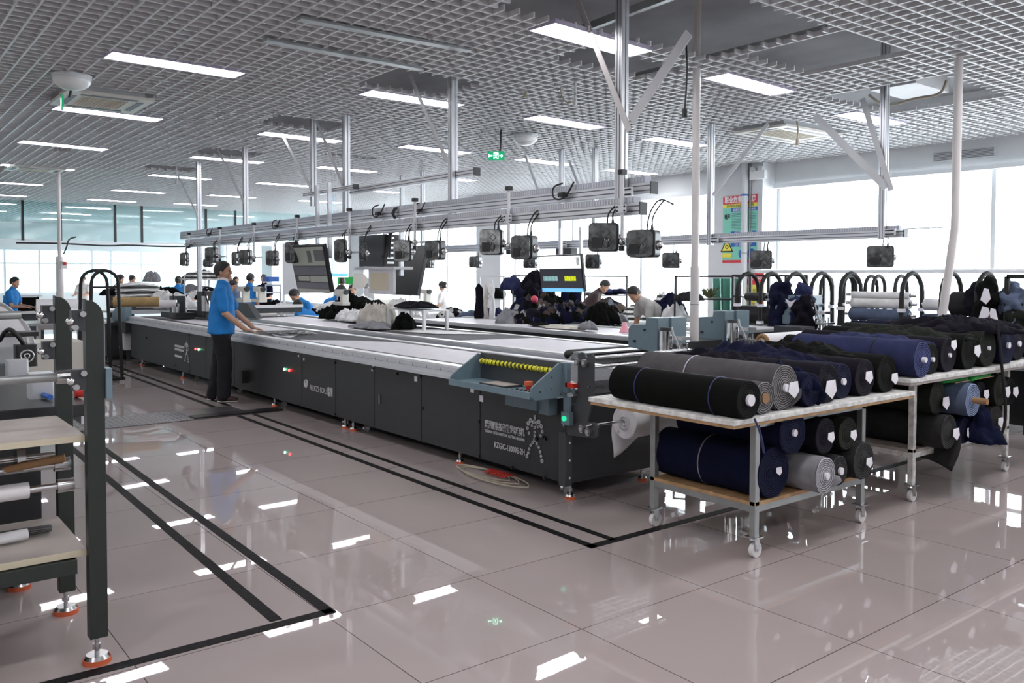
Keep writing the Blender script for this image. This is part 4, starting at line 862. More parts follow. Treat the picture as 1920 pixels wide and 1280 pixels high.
def cambox(c, w, h, d, rz, label, arm=None, front='clear', cable=True):
    if 'cloudy' in label: front = 'cloudy'
    t = thing('camera_housing', label, 'camera box', c, 'black camera boxes under the rails', rz)
    o = MB().rbox((0, 0, 0), (w, d, h), .03, seg=4, axis='Y').build('casing', 'mc', t); bevel(o, .006)
    q = MB().rbox((-w*.03, -d/2-.012, 0), (w*.92, .03, h*.94), .03, seg=4, axis='Y').build('clear_cover', front, t)
    MB().b2((-w*.38, -d/2-.034, -h*.38), (-w*.02, -d/2-.026, -h*.02)).build('dark_lens_block', 'black', q); m_ = MB(); m_.ring((w*.12, -d/2-.03, h*.18), (0, 1, 0), .028, .004, 4, 4); m_.ball((w*.1, -d/2-.02, -h*.2), (w*.13, .02, h*.2)); m_.build('plastic_bulge', 'clear', q)
    m_ = MB(); m_.ball((w*.5, 0, -h*.05), .035); m_.cyl((w*.3, 0, 0), (w*.62, 0, -h*.03), .018); m_.build('joint', 'steel', t)
    if cable: z = 2.08-c[2]; m_ = MB(); m_.tube([(w*.1, 0, h/2), (w*.12, 0, h/2+.06), (w*.05+.03, .02, z*.75), (w*.2+.06, .03, z), (w*.45+.1, .06, z-.05)], .006); m_.tube([(w*.28, 0, h/2), (w*.27, 0, h/2+.08), (w*.22+.05, .02, z*.8), (w*.4+.05, .03, z-.02)], .006); m_.cyl((w*.28, 0, h/2), (w*.28, 0, h/2+.05), .012, .005); m_.build('cable', 'cable', t)
R = math.radians
BX = [(1133, 445, 66, 54, 18, 'largest box, left of the rod at the near rail end'), (1208, 457, 64, 52, -14, 'box right of the rod at the near rail end'), (923, 454, 49, 48, 20, 'box left of the middle rod, with cloudy plastic front'), (985, 464, 50, 46, -12, 'box right of the middle rod, above the right hanging screen'),
      (757, 470, 38, 41, 25, 'cloudy fronted box in front of the grey computer case'), (818, 469, 38, 38, -12, 'box just right of the computer case and rod'), (682, 473, 14, 34, 10, 'narrow box squeezed between left screen and computer case'), (640, 470, 24, 44, 20, 'box wrapped in shiny plastic right of the left screen'),
      (548, 473, 24, 40, 20, 'box half hidden behind the left hanging screen'), (512, 484, 22, 28, 0, 'small box between standing man and left screen'), (462, 482, 23, 28, 20, 'box nearest right of the standing man head'), (444, 485, 15, 26, 0, 'box partly behind the one near the man head'),
      (398, 478, 22, 28, 15, 'box nearest left of the standing man head'), (391, 493, 16, 14, 0, 'lowest box hanging left of the man head'), (347, 486, 15, 24, 10, 'box at the far left end of the lower rail')]
for u, v, w, h, rz, lab in BX:
    c = aty(u, v, YR-.04); D = (c-CAM).length*.985; k = D/F; cambox(tuple(c), w*k*.86, h*k, min(.16, w*k*.5), R(30+rz*.6), 'black camera '+lab, cable=v < 492)
for u, v, w, h, lab in ((1113, 490, 31, 27, 'small camera box on the far rail below the largest near box'), (1259, 488, 36, 29, 'camera box on the far rail left of the white vertical pipe'), (1428, 487, 43, 33, 'camera box on the far rail in front of the poster column'), (1650, 481, 50, 37, 'camera box hanging at the right end of the far rail'), (892, 491, 23, 22, 'tiny camera box alone against the bright window, far rail'), (806, 494, 17, 18, 'tiny camera box on the far rail under the rightmost case box'), (995, 494, 26, 18, 'camera box on the far rail hidden behind a near box'), (640-8, 0, 0, 0, '')):
    if not w: continue
    c = aty(u, v, YC_-.02); k = (c-CAM).length/F; cambox(tuple(c), w*k*.86, h*k, .15, R(32), lab)
# plugs and loops of cable on the upper rail
m_ = MB(); r = random.Random(9)
def loop(u, v, Y, s, label):
    c = aty(u, v, Y); m_ = MB(); m_.tube([c+Vector((-.02, 0, .06))*s, c+Vector((-.10, -.03, .04))*s, c+Vector((-.10, -.03, -.05))*s, c+Vector((0, -.03, -.07))*s, c+Vector((.08, -.03, -.02))*s, c+Vector((.12, -.01, .06))*s], .007*s); m_.box(c+Vector((0, -.02, -.03))*s, (.06*s, .04*s, .035*s)); single('power_plug', m_, 'cable', label, 'cable')
loop(1058, 358, 3.05, 1.1, 'black plug and looped cable on the upper rail at right'); loop(712, 395, 3.05, 1.1, 'black plug and looped cable on the upper rail above the computer case'); loop(788, 390, 3.05, .9, 'small black plug on the upper rail right of the capped rod'); loop(395, 435, 3.05, 1, 'small cable loop at the far left of the upper rail'); loop(520, 420, 3.05, 1, 'black plug on the upper rail above the left screen')
m_ = MB(); [m_.tube([aty(740, 389, 3.05)+Vector((k*.02, 0, 0)), aty(738, 400, 3.05)+Vector((k*.015, -.03, 0)), aty(740, 410, 3.05)+Vector((k*.01, 0, 0))], .007) for k in range(4)]; single('cable_bundle', m_, 'cable', 'black cable bundle tied to the upper rail beside the plug', 'cable')
# hanging screens
def screen(q, label, facing, drop, parts, back=False):
    TL, TR, BR, BL = [aty(*p) for p in q]; c = (TL+TR+BR+BL)/4; t = thing('hanging_screen', label, 'hanging screen', c)
    ex = (TR-TL); ey = (TL-BL); n = ex.cross(ey).normalized(); n = n if n.dot(CAM-c) > 0 else -n
    if back: n = -n
    s = MB().prism([BL, BR, TR, TL], -n*.05).build('screen_case', 'mc', t); bevel(s, .006)
    def P(a, b, d): return TL+ex*a-ey*b+n*d
    for (a0, b0, a1, b1, mm, nm) in parts: MB().prism([P(a0, b1, .0005), P(a1, b1, .0005), P(a1, b0, .0005), P(a0, b0, .0005)], n*.001).build(nm, mm, s)
    for px, za, Yr in drop:
        a = P(px, .25, -.09); m_ = MB(); m_.b2((a.x-.02, a.y-.02, a.z-.05), (a.x+.02, a.y+.02, za)); m_.build('support_rod', 'alu', t); MB().bar(P(px, .25, -.1), P(px, .3, -.045), .04, .04).build('mount', 'steel', t)
    return t, P
screen([(541, 462, 2.72), (606, 459, 2.72), (622, 549, 3.06), (559, 549, 3.06)], 'tilted hanging screen behind the standing man, showing grey windows', 1, [(.62, 2.62, 0), (.95, 2.62, 0)],
       [(.03, .03, .97, .40, 'screen', 'window_area'), (.50, .10, .62, .34, 'screen_d', 'dark_block'), (.70, .09, .97, .31, 'screen_d', 'dark_block'), (.03, .41, .97, .60, 'screen_d', 'dark_band'), (.12, .62, .45, .72, 'screen', 'grey_button'), (.47, .61, .97, .74, 'screen', 'grey_strip'), (.03, .75, .97, .88, 'screen_d', 'dark_band'), (.03, .89, .97, .97, 'screen', 'bottom_strip')])
screen([(1008, 480, 6.28), (1089, 477, 6.28), (1096, 547, 6.45), (1016, 547, 6.45)], 'hanging screen with yellow and turquoise bars near the garment rack', 1, [(.42, 2.2, 0), (.88, 2.2, 0)],
       [(.02, .02, .98, .36, 'screen_l', 'window_area'), (.88, .06, .95, .28, 'screen_d', 'dark_block'), (.02, .38, .98, .88, 'screen_d', 'dark_area'), (.08, .56, .42, .69, 'screen_t', 'turquoise_bar'), (.58, .56, .84, .69, 'screen_y', 'yellow_bar'), (.02, .89, .98, .99, 'screen_b', 'blue_taskbar')])
t = thing('screen_box', 'black control box behind the top of the right hanging screen', 'control box', aty(1062, 472, 6.6)); c = aty(1062, 472, 6.6); MB().box(c, (.34, .12, .10)).build('box', 'mc', t)
# screen seen from behind with its computer case
TLq = [(716, 462, 3.62), (806, 464, 3.62), (788, 555, 3.3), (701, 551, 3.3)]
t, P_ = screen(TLq, 'hanging screen seen from behind, right of the cream bracket', -1, [], [], back=True)
cs = thing('computer_case', 'grey computer case standing on a cream bracket under the rails', 'computer', aty(712, 500, 3.1)); a = aty(688, 500, 3.1); b = aty(728, 440, 3.1)
MB().b2((a.x, 3.0, a.z), (b.x+.05, 3.2, b.z-.0)).build('case', 'mc2', cs); f = MB().b2((b.x+.05, 3.0, a.z), (b.x+.09, 3.2, b.z)).build('rear_panel', 'black', cs)
m_ = MB()
for k in range(7): m_.b2((b.x+.088, 3.03, a.z+.03+k*.055), (b.x+.094, 3.12, a.z+.052+k*.055))
m_.build('port_covers', 'steel', f)
bk = thing('screen_bracket', 'cream metal bracket carrying the computer case and screen back', 'bracket', aty(712, 520, 3.1))
x0 = aty(682, 502, 3.1).x; x1 = aty(757, 502, 3.1).x; z = a.z; MB().b2((x0, 2.98, z-.035), (x1, 3.22, z-.004)).build('shelf', 'wallgrey', bk); q = MB().b2((x0+.3, 3.0, z-.30), (x1-.05, 3.03, z-.035)).build('front_plate', 'wallgrey', bk); MB().b2((x0+.36, 2.992, z-.26), (x1-.16, 3.0, z-.07)).build('inset_panel', 'shelfedge', q)
for x in (x0+.5, x1-.05): MB().b2((x-.02, 3.08, z-.1), (x+.02, 3.12, 2.15)).build('upright', 'alu', bk)
m_ = MB(); c0 = aty(736, 436, 3.1); [m_.tube([Vector((c0.x+k*.02, 3.1, 2.1)), Vector((c0.x-.03+k*.03, 3.08, 2.03)), Vector((c0.x+.02+k*.01, 3.05, a.z+.35)), Vector((c0.x-.05+k*.05, 3.0, a.z+.1))], .011) for k in range(4)]; single('cable_bundle', m_, 'cable', 'thick black cable bundle dropping behind the computer case', 'cable')
# pillars and pipes
t = thing('white_pipe', 'straight white vertical pipe between the two near cutting heads', 'pipe', aty(1304, 650, 4.55)); b = aty(1304, 655, 4.62); MB().cyl((b.x, 4.6, .84), (b.x, 4.6, 4.15), .036, n=20).build('tube', 'pvc', t); q = MB(); q.cyl((b.x, 4.6, .84), (b.x, 4.6, 1.62), .042, n=20); q.build('lower_sleeve', 'pvc', t)
b_ = MB(); b_.cyl((b.x, 4.6, 1.26), (b.x, 4.6, 1.266), .0435, n=20); b_.build('joint_line', 'aludark', t); MB().b2((b.x-.05, 4.55, 0), (b.x+.05, 4.65, .84)).build('duct_base', 'mc', t)
p = [aty(1797, 180, 6.1), aty(1793, 330, 6.1), aty(1791, 425, 6.1), aty(1778, 515, 6.08), aty(1764, 612, 6.05)]; p[0] = Vector((p[0].x, p[0].y, 4.15)); m_ = MB(); m_.tube([p[0], p[1], p[2], p[2].lerp(p[3], .1), p[3], p[4]], .037, n=14, smooth=1); single('bent_white_pipe', m_, 'pvc', 'bent white pipe coming down from the ceiling at the right', 'pipe')
m_ = MB(); m_.tube([aty(1697, 429, 7.0), p[2]], .006); single('tie_wire', m_, 'galv', 'thin wire from the far rail end to the bent white pipe', 'wire')
pc = Vector((-14.6, 0, 0)); q0 = atx(113, 560, -14.6); t = thing('service_pillar', 'white service pillar with thin upper pipe in the left background', 'pillar', (q0.x, q0.y, 0)); MB().cyl((q0.x, q0.y, 0), (q0.x, q0.y, 1.86), .085, .065, n=20).build('pillar', 'pvc', t); MB().cyl((q0.x, q0.y, 1.86), (q0.x, q0.y, HC), .035, n=14).build('upper_pipe', 'pvc', t)
m_ = MB(); m_.tube([(q0.x+.03, q0.y+.06, 1.9), (q0.x+.05, q0.y+.12, 2.05), (q0.x, q0.y+.16, 2.2), (q0.x-.05, q0.y+.3, 2.24)], .014); m_.build('cable', 'cable', t)
al = thing('alarm_box', 'white alarm box with red lamp on the service pillar', 'alarm', atx(120, 497, -14.5)); c = atx(120, 497, -14.45); MB().box(c, (.08, .11, .14)).build('case', 'white', al); MB().cyl(c+Vector((.04, 0, .03)), c+Vector((.07, 0, .03)), .03).build('lamp', 'red', al)
# column by the window: pipes, posters, emergency lamp
xA, xB = -6.5, -5.35; YC = YW-.35
dp = thing('drain_pipe', 'grey drain pipe running down the poster column', 'pipe', (-5.9, YC-.06, 0)); px_ = aty(1396, 450, YC-.06).x; MB().cyl((px_, YC-.065, 0), (px_, YC-.065, HC+.3), .055, n=18).build('pipe', 'wallgrey', dp)
for z in (1.9, 2.9): MB().cyl((px_, YC-.065, z), (px_, YC-.065, z+.03), .06, n=18).build('collar', 'posterb' if z > 2 else 'galv', dp)
px2 = aty(1405, 450, YC-.03).x; single('conduit', MB().cyl((px2, YC-.02, 0), (px2, YC-.02, HC+.3), .014), 'galv', 'thin steel conduit right beside the grey drain pipe', 'conduit')
def poster(u0, v0, u1, v1, label, rows, name='poster'):
    a = aty(u0, v0, YC-.006); b = aty(u1, v1, YC-.006); t = thing(name, label, 'poster', (a.x, YC-.006, b.z)); W = b.x-a.x; H = a.z-b.z; MB().b2((a.x, YC-.006, b.z), (b.x, YC-.001, a.z)).build('board', rows[0], t)
    return t, a, b, W, H
t, a, b, W, H = poster(1356, 369, 1419, 492, 'mint green safety poster with red title on the column', ['posterg'])
Yp = YC-.008
def blk(t, a, W, H, x0, z0, x1, z1, m, nm='printed_block'): return MB().b2((a.x+W*x0, Yp-.001, a.z-H*z1), (a.x+W*x1, Yp+.001, a.z-H*z0)).build(nm, m, t)
blk(t, a, W, H, 0, 0, 1, .12, 'posterr', 'title_band'); blk(t, a, W, H, 0, .12, 1, .175, 'postery', 'yellow_band'); blk(t, a, W, H, .24, .18, .6, .235, 'posterb', 'blue_heading'); blk(t, a, W, H, .66, .18, 1, .235, 'posterb', 'blue_heading'); blk(t, a, W, H, .24, .53, .98, .57, 'posterb', 'blue_heading'); blk(t, a, W, H, .24, .70, .98, .76, 'posterb', 'blue_heading'); blk(t, a, W, H, 0, .96, 1, 1.0, 'posterr', 'bottom_band')
text('职业危害告知牌', .12, (a.x+W*.05, Yp-.003, a.z-H*.095), (1, 0, 0), (0, 0, 1), 'white', t, 'title_lettering', fit=W*.9, bold=.003)
text('工作场所存在噪声 对人体有损害', .05, (a.x+W*.1, Yp-.003, a.z-H*.165), (1, 0, 0), (0, 0, 1), 'black', t, 'subtitle_lettering', fit=W*.8)
text('健康危害', .05, (a.x+W*.3, Yp-.003, a.z-H*.228), (1, 0, 0), (0, 0, 1), 'white', t, 'heading_lettering', fit=W*.25)
text('理化特性', .05, (a.x+W*.7, Yp-.003, a.z-H*.228), (1, 0, 0), (0, 0, 1), 'white', t, 'heading_lettering', fit=W*.25)
text('噪声', .10, (a.x+W*.05, Yp-.003, a.z-H*.34), (1, 0, 0), (0, 0, 1), 'black', t, 'noise_lettering', fit=W*.16, bold=.002)
text('应急处理', .05, (a.x+W*.35, Yp-.003, a.z-H*.565), (1, 0, 0), (0, 0, 1), 'white', t, 'heading_lettering', fit=W*.5)
text('注意防护', .06, (a.x+W*.35, Yp-.003, a.z-H*.75), (1, 0, 0), (0, 0, 1), 'white', t, 'heading_lettering', fit=W*.5)
m_ = MB()
for k in range(11): m_.b2((a.x+W*.26, Yp-.001, a.z-H*(.26+k*.023)), (a.x+W*.96, Yp+.001, a.z-H*(.266+k*.023)))
m_.build('text_lines', 'c_paleblue', t)
c = Vector((a.x+W*.13, Yp-.002, a.z-H*.76)); m_ = MB(); m_.prism([c+Vector((-.14, 0, -.09)), c+Vector((.14, 0, -.09)), c+Vector((0, 0, .15))], (0, .001, 0)); m_.build('warning_triangle_border', 'black', t); m_ = MB(); m_.prism([c+Vector((-.105, -.002, -.07)), c+Vector((.105, -.002, -.07)), c+Vector((0, -.002, .11))], (0, .001, 0)); m_.build('warning_triangle', 'postery', t); m_ = MB(); m_.ring(c+Vector((0, -.003, 0)), (0, 1, 0), .03, .007, 12, 4); m_.build('ear_symbol', 'black', t)
MB().b2((c.x-.1, Yp-.002, c.z-.19), (c.x+.1, Yp, c.z-.11)).build('yellow_caption', 'postery', t)
for fx in (.6, .85): m_ = MB(); cc = Vector((a.x+W*fx, Yp-.002, a.z-H*.87)); m_.cyl(cc, cc+Vector((0, .001, 0)), .09, n=20); m_.build('round_symbol', 'posterb', t)
t, a, b, W, H = poster(1392, 512, 1432, 590, 'red and yellow poster low on the column behind the black hoops', ['postery']); blk(t, a, W, H, 0, 0, 1, .28, 'posterr', 'title_band'); blk(t, a, W, H, .7, .5, 1, 1, 'orange', 'orange_block'); text('禁止吸烟', .1, (a.x+W*.1, Yp-.003, a.z-H*.15), (1, 0, 0), (0, 0, 1), 'white', t, 'title_lettering', fit=W*.8)
for k in range(5): text('注意安全', .06, (a.x+W*.3, Yp-.003, a.z-H*(.45+k*.11)), (1, 0, 0), (0, 0, 1), 'black', t, 'caption_lettering', fit=W*.4)
el = thing('emergency_lamp', 'white twin-head emergency lamp high on the poster column', 'emergency lamp', aty(1420, 330, YC-.05)); c = aty(1422, 328, YC-.05); MB().box(c, (.30, .08, .14)).build('case', 'white', el)
for s in (-.08, .08): MB().cyl(c+Vector((s, -.02, .1)), c+Vector((s, -.07, .1)), .045).build('lamp_head', 'wallgrey', el)
# cables and rods dangling from the ceiling
def dangle(u0, v0, u1, v1, Y, label, m='cream', r=.012):
    a = aty(u0, v0, Y); b = aty(u1, v1, Y); a.z = max(a.z, HC+.05); m_ = MB(); m_.tube([a, a.lerp(b, .5)+Vector((.02, 0, 0)), b], r); m_.cyl(b, b-Vector((0, 0, .07)), .022); single('ceiling_drop_cable', m_, m, label, 'cable')
dangle(983, 118, 985, 170, 4.0, 'beige drop cable with plug left of the looped ceiling cable'); dangle(1075, 135, 1078, 185, 4.1, 'pale drop cable with plug beside the looped ceiling cable', 'wallgrey')
m_ = MB(); q = [aty(1054, 130, 4.1), aty(1050, 175, 4.1), aty(1062, 195, 4.1), aty(1075, 190, 4.1), aty(1080, 175, 4.1)]; q[0].z = HC+.05; m_.tube(q, .007); single('looped_ceiling_cable', m_, 'cream', 'cream cable hanging in a loop from the middle of the ceiling', 'cable')
dangle(1493, 228, 1495, 262, 7.7, 'drop rod in front of the right air conditioner'); dangle(330, 305, 331, 338, 3.2, 'short pale drop rod far back above the rails', 'wallgrey'); dangle(1286, 130, 1284, 205, 3.9, 'dark cable dropping left of the white vertical pipe', 'cable', .008)
m_ = MB(); q = [aty(1630, 178, 7.2), aty(1652, 196, 7.2), aty(1680, 196, 7.2), aty(1715, 184, 7.2), aty(1765, 178, 7.2), aty(1775, 150, 7.2)]; m_.tube(q, .015); single('sagging_cable', m_, 'cream', 'beige cable sagging through the ceiling opening at the right', 'cable')
m_ = MB(); c = atz(1700, 165, 3.6); m_.b2((c.x-.2, c.y-.4, 3.55), (c.x+.3, c.y+.35, 3.85)); single('duct_box', m_, 'wall', 'white box above the ceiling opening at the right', 'duct box')
m_ = MB(); q = [atz(1290, 20, 3.62), atz(1400, -20, 3.62)]; m_.bar(atz(1040, 75, 3.62), atz(1290, -20, 3.62), .05, .06); single('ceiling_channel', m_, 'galv', 'steel channel crossing the big ceiling opening', 'channel')
m_ = MB(); m_.b2((-4.35, .4, HC-.02), (-4.25, 2.35, HC+.01)); 
for u0, v0, u1, v1, lab in ((497, 75, 790, 130, 'long grey ceiling strip in front of the first opening'), (560, 35, 880, 95, 'long ribbed ceiling vent strip near the top middle')):
    a = atz(u0, v0, HC-.012); b = atz(u1, v1, HC-.012); m_ = MB(); m_.bar(a, b, .09, .02); o = single('ceiling_strip', m_, 'galv', lab, 'ceiling strip')
# ------------------------------------------------------------------ rack at the left edge
rk = thing('shelf_rack', 'dark green-grey frame with boards and rollers at the left edge', 'rack', (-.46, -1.4, 0))
def rpost(x, y, w=.066, top=1.44, z0=.10):
    n = 6; pts = [(x+.02, y-w/2, z0), (x+.02, y+w/2, z0), (x+.02, y+w/2, top-.075)]
    for k in range(1, n+1): a = PI/2*k/n; pts.append((x+.02, y+w/2-.062+.062*math.cos(a), top-.075+.075*math.sin(a)))
    pts.append((x+.02, y-w/2, top+.005)); o = MB().prism(pts, (-.055, 0, 0)).build('upright', 'olive', rk); bevel(o, .004)
for x, y in ((-.15, -.918), (-.77, -.915)): rpost(x, y); add_foot(rk, x, y-.005, .13, .05)
for x, y in ((-.15, -2.9), (-.77, -2.9)): rpost(x, y); add_foot(rk, x, y, .13, .05)
for z, m1_, e1 in ((.908, 'shelfwood', 'shelfedge'), (.455, 'shelfwood', 'shelfedge')):
    o = MB().b2((-.745, -2.85, z-.025), (-.172, -.952, z)).build('shelf_board', m1_, rk); MB().b2((-.173, -2.85, z-.0255), (-.168, -.952, z-.001)).build('board_edge', e1, o)
m_ = MB(); [m_.b2((x-.02, -2.9, .37), (x+.02, -.99, .425)) for x in (-.165, -.755)]; m_.b2((-.755, -1.03, .37), (-.165, -.99, .425)); m_.build('lower_frame', 'olive', rk)
m_ = MB(); m_.b2((-.755, -2.88, .85), (-.735, -.99, .88)); m_.build('shelf_support', 'olive', rk)
for z, x, r_, mm in ((1.13, -.28, .017, 'galv'), (.765, -.36, .016, 'steel'), (.69, -.30, .014, 'steel')):
    o = MB().cyl((x, -2.85, z), (x, -1.02, z), r_, n=16).build('roller', mm, rk); MB().cyl((x, -1.03, z), (x, -.97, z), .028, n=16).build('bearing', 'steel', o)
m_ = MB(); m_.cyl((-.30, -2.8, .69), (-.30, -1.13, .69), .032, n=20); m_.build('white_sleeve', 'film', rk)
for x, z, s in ((-.15, 1.13, 1), (-.77, 1.36, 1), (-.15, 1.36, 1), (-.77, 1.20, 1)):
    o = MB().b2((x-.02, -1.0, z-.04), (x+.02, -.951, z+.04)).build('bearing_bracket', 'mc2', rk)
    for dy, dz in ((-.99, -.026), (-.963, .026)): MB().cyl((x+.02, dy, z+dz), (x+.04, dy, z+dz), .012, n=8).build('bolt', 'steel', o)
    MB().ball((x+.04, -1.01, z), .015).build('roller_end', 'chrome', o)
o = MB().cyl((-.77, -2.8, 1.36), (-.77, -1.08, 1.36), .018, n=16).build('roller', 'galv', rk)
m_ = MB(); m_.b2((-.19, -.884, 1.05), (-.11, -.862, 1.17)); m_.build('side_lug', 'teal', rk)
t = thing('cloth_spindle', 'chrome spindle with hub and hoses on the left rack', 'spindle', (-.4, -1.4, .78)); MB().cyl((-.40, -1.4, .80), (-.40, -1.02, .80), .012).build('shaft', 'chrome', t); MB().cyl((-.40, -1.16, .80), (-.40, -1.13, .80), .055, n=22).build('flange', 'steel', t); m_ = MB(); m_.tube([(-.38, -1.3, .74), (-.36, -1.2, .77), (-.32, -1.08, .79), (-.30, -1.0, .80)], .016); m_.build('hose', 'tube', t)
m_ = MB(); m_.cyl((-.35, -1.7, .485), (-.42, -1.12, .485), .022, n=16); single('cardboard_tube', m_, 'film', 'white tube lying on the lower board of the left rack', 'tube')
m_ = MB(); [m_.bar((-.47-.02*k, -1.75, .463+.010*k), (-.52+.015*k, -1.02, .463+.010*k), .05, .004) for k in range(3)]; single('metal_strips', m_, 'plate', 'thin metal strips beside the white tube on the lower board', 'metal strips')
# the machine behind the rack
lm = thing('spreading_machine', 'dark cloth spreading machine behind the left rack', 'machine', (-2.3, -1.6, 0))
o = MB().b2((-3.6, -3.0, .16), (-1.15, -.95, .80)).build('body', 'mc', lm); bevel(o)
o = MB().b2((-3.7, -3.0, .84), (-1.1, -.74, .90)).build('deck', 'mc', lm); bevel(o)
MB().b2((-3.7, -.78, .80), (-1.1, -.74, .84)).build('deck_rail', 'alu', lm)
for x in (-1.24, -3.4): MB().b2((x-.03, -1.07, .13), (x+.03, -1.01, .80)).build('leg', 'mc', lm); add_foot(lm, x, -1.04, .14, .05)
for u, v, h in ((32, 697, .12), (76, 731, .13)):
    c = atz(u, v+14, .90); MB().rbox((c.x, c.y, .90+h/2), (.12, .11, h), .01).build('alu_block', 'alu', lm)
c = atz(48, 686, .90)+Vector((0, 0, .075)); m_ = MB(); m_.rbox(c, (.13, .13, .15), .015); m_.build('motor', 'black', lm); m_ = MB(); m_.ring(c+Vector((.07, 0, 0)), (1, 0, 0), .04, .007); m_.ring(c+Vector((.07, 0, 0)), (1, 0, 0), .015, .006); m_.build('motor_face', 'steel', lm)
m_ = MB(); m_.tube([c+Vector((0, 0, .06)), c+Vector((.05, -.05, .14)), c+Vector((0, -.1, .2)), c+Vector((-.05, -.15, .1))], .015); m_.build('hose', 'cable', lm); MB().b2(c+Vector((-.16, -.12, .13)), c+Vector((.02, .08, .16))).build('top_bracket', 'black', lm); MB().b2(c+Vector((-.14, .0, -.07)), c+Vector((-.12, .03, .14))).build('bracket_rod', 'steel', lm)
q = atz(25, 690, .9); X0_ = q.x-.55; Yc = q.y-.12
n = 12; vs = []; fs = []
for i in range(n+1):
    for j in range(4):
        a = i/n*PI*.5; vs.append((X0_+.06*j, Yc+.30*math.sin(a)+.008*j, .905+.44*math.cos(a)+.012*math.sin(j*2+i)))
for i in range(n):
    for j in range(3): k = i*4+j; fs.append((k, k+1, k+5, k+4))
o = MB().add(vs, fs, True).build('white_cloth', 'film', lm); q_ = o.modifiers.new('thick', 'SOLIDIFY'); q_.thickness = .004
pr = [(X0_+.185, Yc, .905)]+[(X0_+.185, Yc+.29*math.sin(i/8*PI*.5), .905+.43*math.cos(i/8*PI*.5)) for i in range(9)]; MB().prism(pr, (.012, 0, 0)).build('cloth_side', 'film', lm)
MB().b2((X0_+.3, Yc-.3, .90), (X0_+.36, Yc-.02, 1.30)).build('side_plate', 'teal', lm)
m_ = MB(); m_.cyl((-1.35, -.76, .93), (-1.35, -.72, .93), .03); m_.build('red_button', 'red', lm)
m_ = MB(); m_.tube([(-1.9, -.85, .915), (-1.7, -.82, .93), (-1.5, -.9, .92), (-1.3, -.88, .92)], .014); m_.build('blue_hose', 'posterb', lm)
# ------------------------------------------------------------------ left background
def at(u, v, D): return atd(u, v, D)
def mix(a, b, t): v = Vector((a[0]*(1-t)+b[0]*t, a[1]*(1-t)+b[1]*t)); v.normalize(); return (v.x, v.y)
def btable(u0, u1, v, D, depth, label, m='frame', legs=True, zt=None, cat='table', name='work_table', axis=None):
    a = at(u0, v, D); b = at(u1, v, D); z = (a.z+b.z)/2 if zt is None else zt; t = thing(name, label, cat, ((a.x+b.x)/2, (a.y+b.y)/2, 0)); d = Vector((b.x-a.x, b.y-a.y, 0)); L = d.length; d.normalize(); nrm = Vector((-d.y, d.x, 0)); a.z = b.z = z
    MB().prism([a, b, b+nrm*depth, a+nrm*depth], (0, 0, -.035)).build('table_top', m, t)
    if legs:
        for p in (a+d*.05+nrm*.05, b-d*.05+nrm*.05, b-d*.05+nrm*(depth-.05), a+d*.05+nrm*(depth-.05)): MB().b2((p.x-.02, p.y-.02, 0), (p.x+.02, p.y+.02, z-.035)).build('leg', 'wallgrey', t)
    return t, a, d, nrm, z
btable(10, 140, 618, 14.0, .9, 'long grey table in the left background in front of the seated worker', 'galv', zt=.82)
btable(140, 320, 590, 17.5, 1.2, 'long white table under the striped cloth stack', 'white', zt=.85)
def hroll(u0, u1, v, D, r, m, label, core=None, group=None):
    a = at(u0, v, D); b = at(u1, v, D); b.z = a.z; t = thing('cloth_roll', label, 'fabric roll', (a+b)/2-Vector((0, 0, r)), group); MB().cyl(a, b, r, n=24).build('roll', m, t); MB().cyl(a+(a-b).normalized()*.02, a, r*.35, n=14).build('core', core or 'tube', t); return t
hroll(68, 160, 578, 16, .15, 'film', 'upper big white roll lying behind the service pillar'); hroll(72, 190, 599, 15, .16, 'film', 'lower big white roll lying in front behind the service pillar')
btable(64, 200, 618, 15.6, .8, 'white cabinet bench carrying the big white rolls', 'white', zt=.75); o = MB().b2((-12.2, .72, .05), (-11.2, 1.1, .62)); single('cream_cabinet', MB().b2(*(lambda p: ((p.x-.5, p.y-.35, 0), (p.x+.3, p.y+.35, .62)))(at(96, 650, 13.2))), 'offwhite', 'cream cabinet on the floor behind the left rack', 'cabinet')
hroll(212, 298, 566, 14.2, .075, 'c_tan', 'tan cloth-wrapped roll at the far end of the long machine', 'tube'); hroll(255, 330, 570, 14.6, .06, 'film', 'white roll right behind the tan wrapped roll')
t = thing('dark_shelf', 'dark shelving with black cloth behind the worker at far left', 'shelf', at(40, 600, 21)); a = at(6, 553, 21); b = at(74, 553, 21); m_ = MB(); m_.b2((a.x, a.y, a.z-.03), (a.x+.4, b.y, a.z)); m_.b2((a.x, a.y, .6), (a.x+.4, b.y, .63)); m_.build('shelf_board', 'wallgrey', t); MB().b2((a.x+.05, a.y+.05, .63), (a.x+.36, b.y-.05, a.z-.05)).build('black_cloth', 'c_black', t); m_ = MB(); [m_.b2((a.x, y, 0), (a.x+.04, y+.04, a.z)) for y in (a.y, b.y-.04)]; m_.build('upright', 'mc', t)
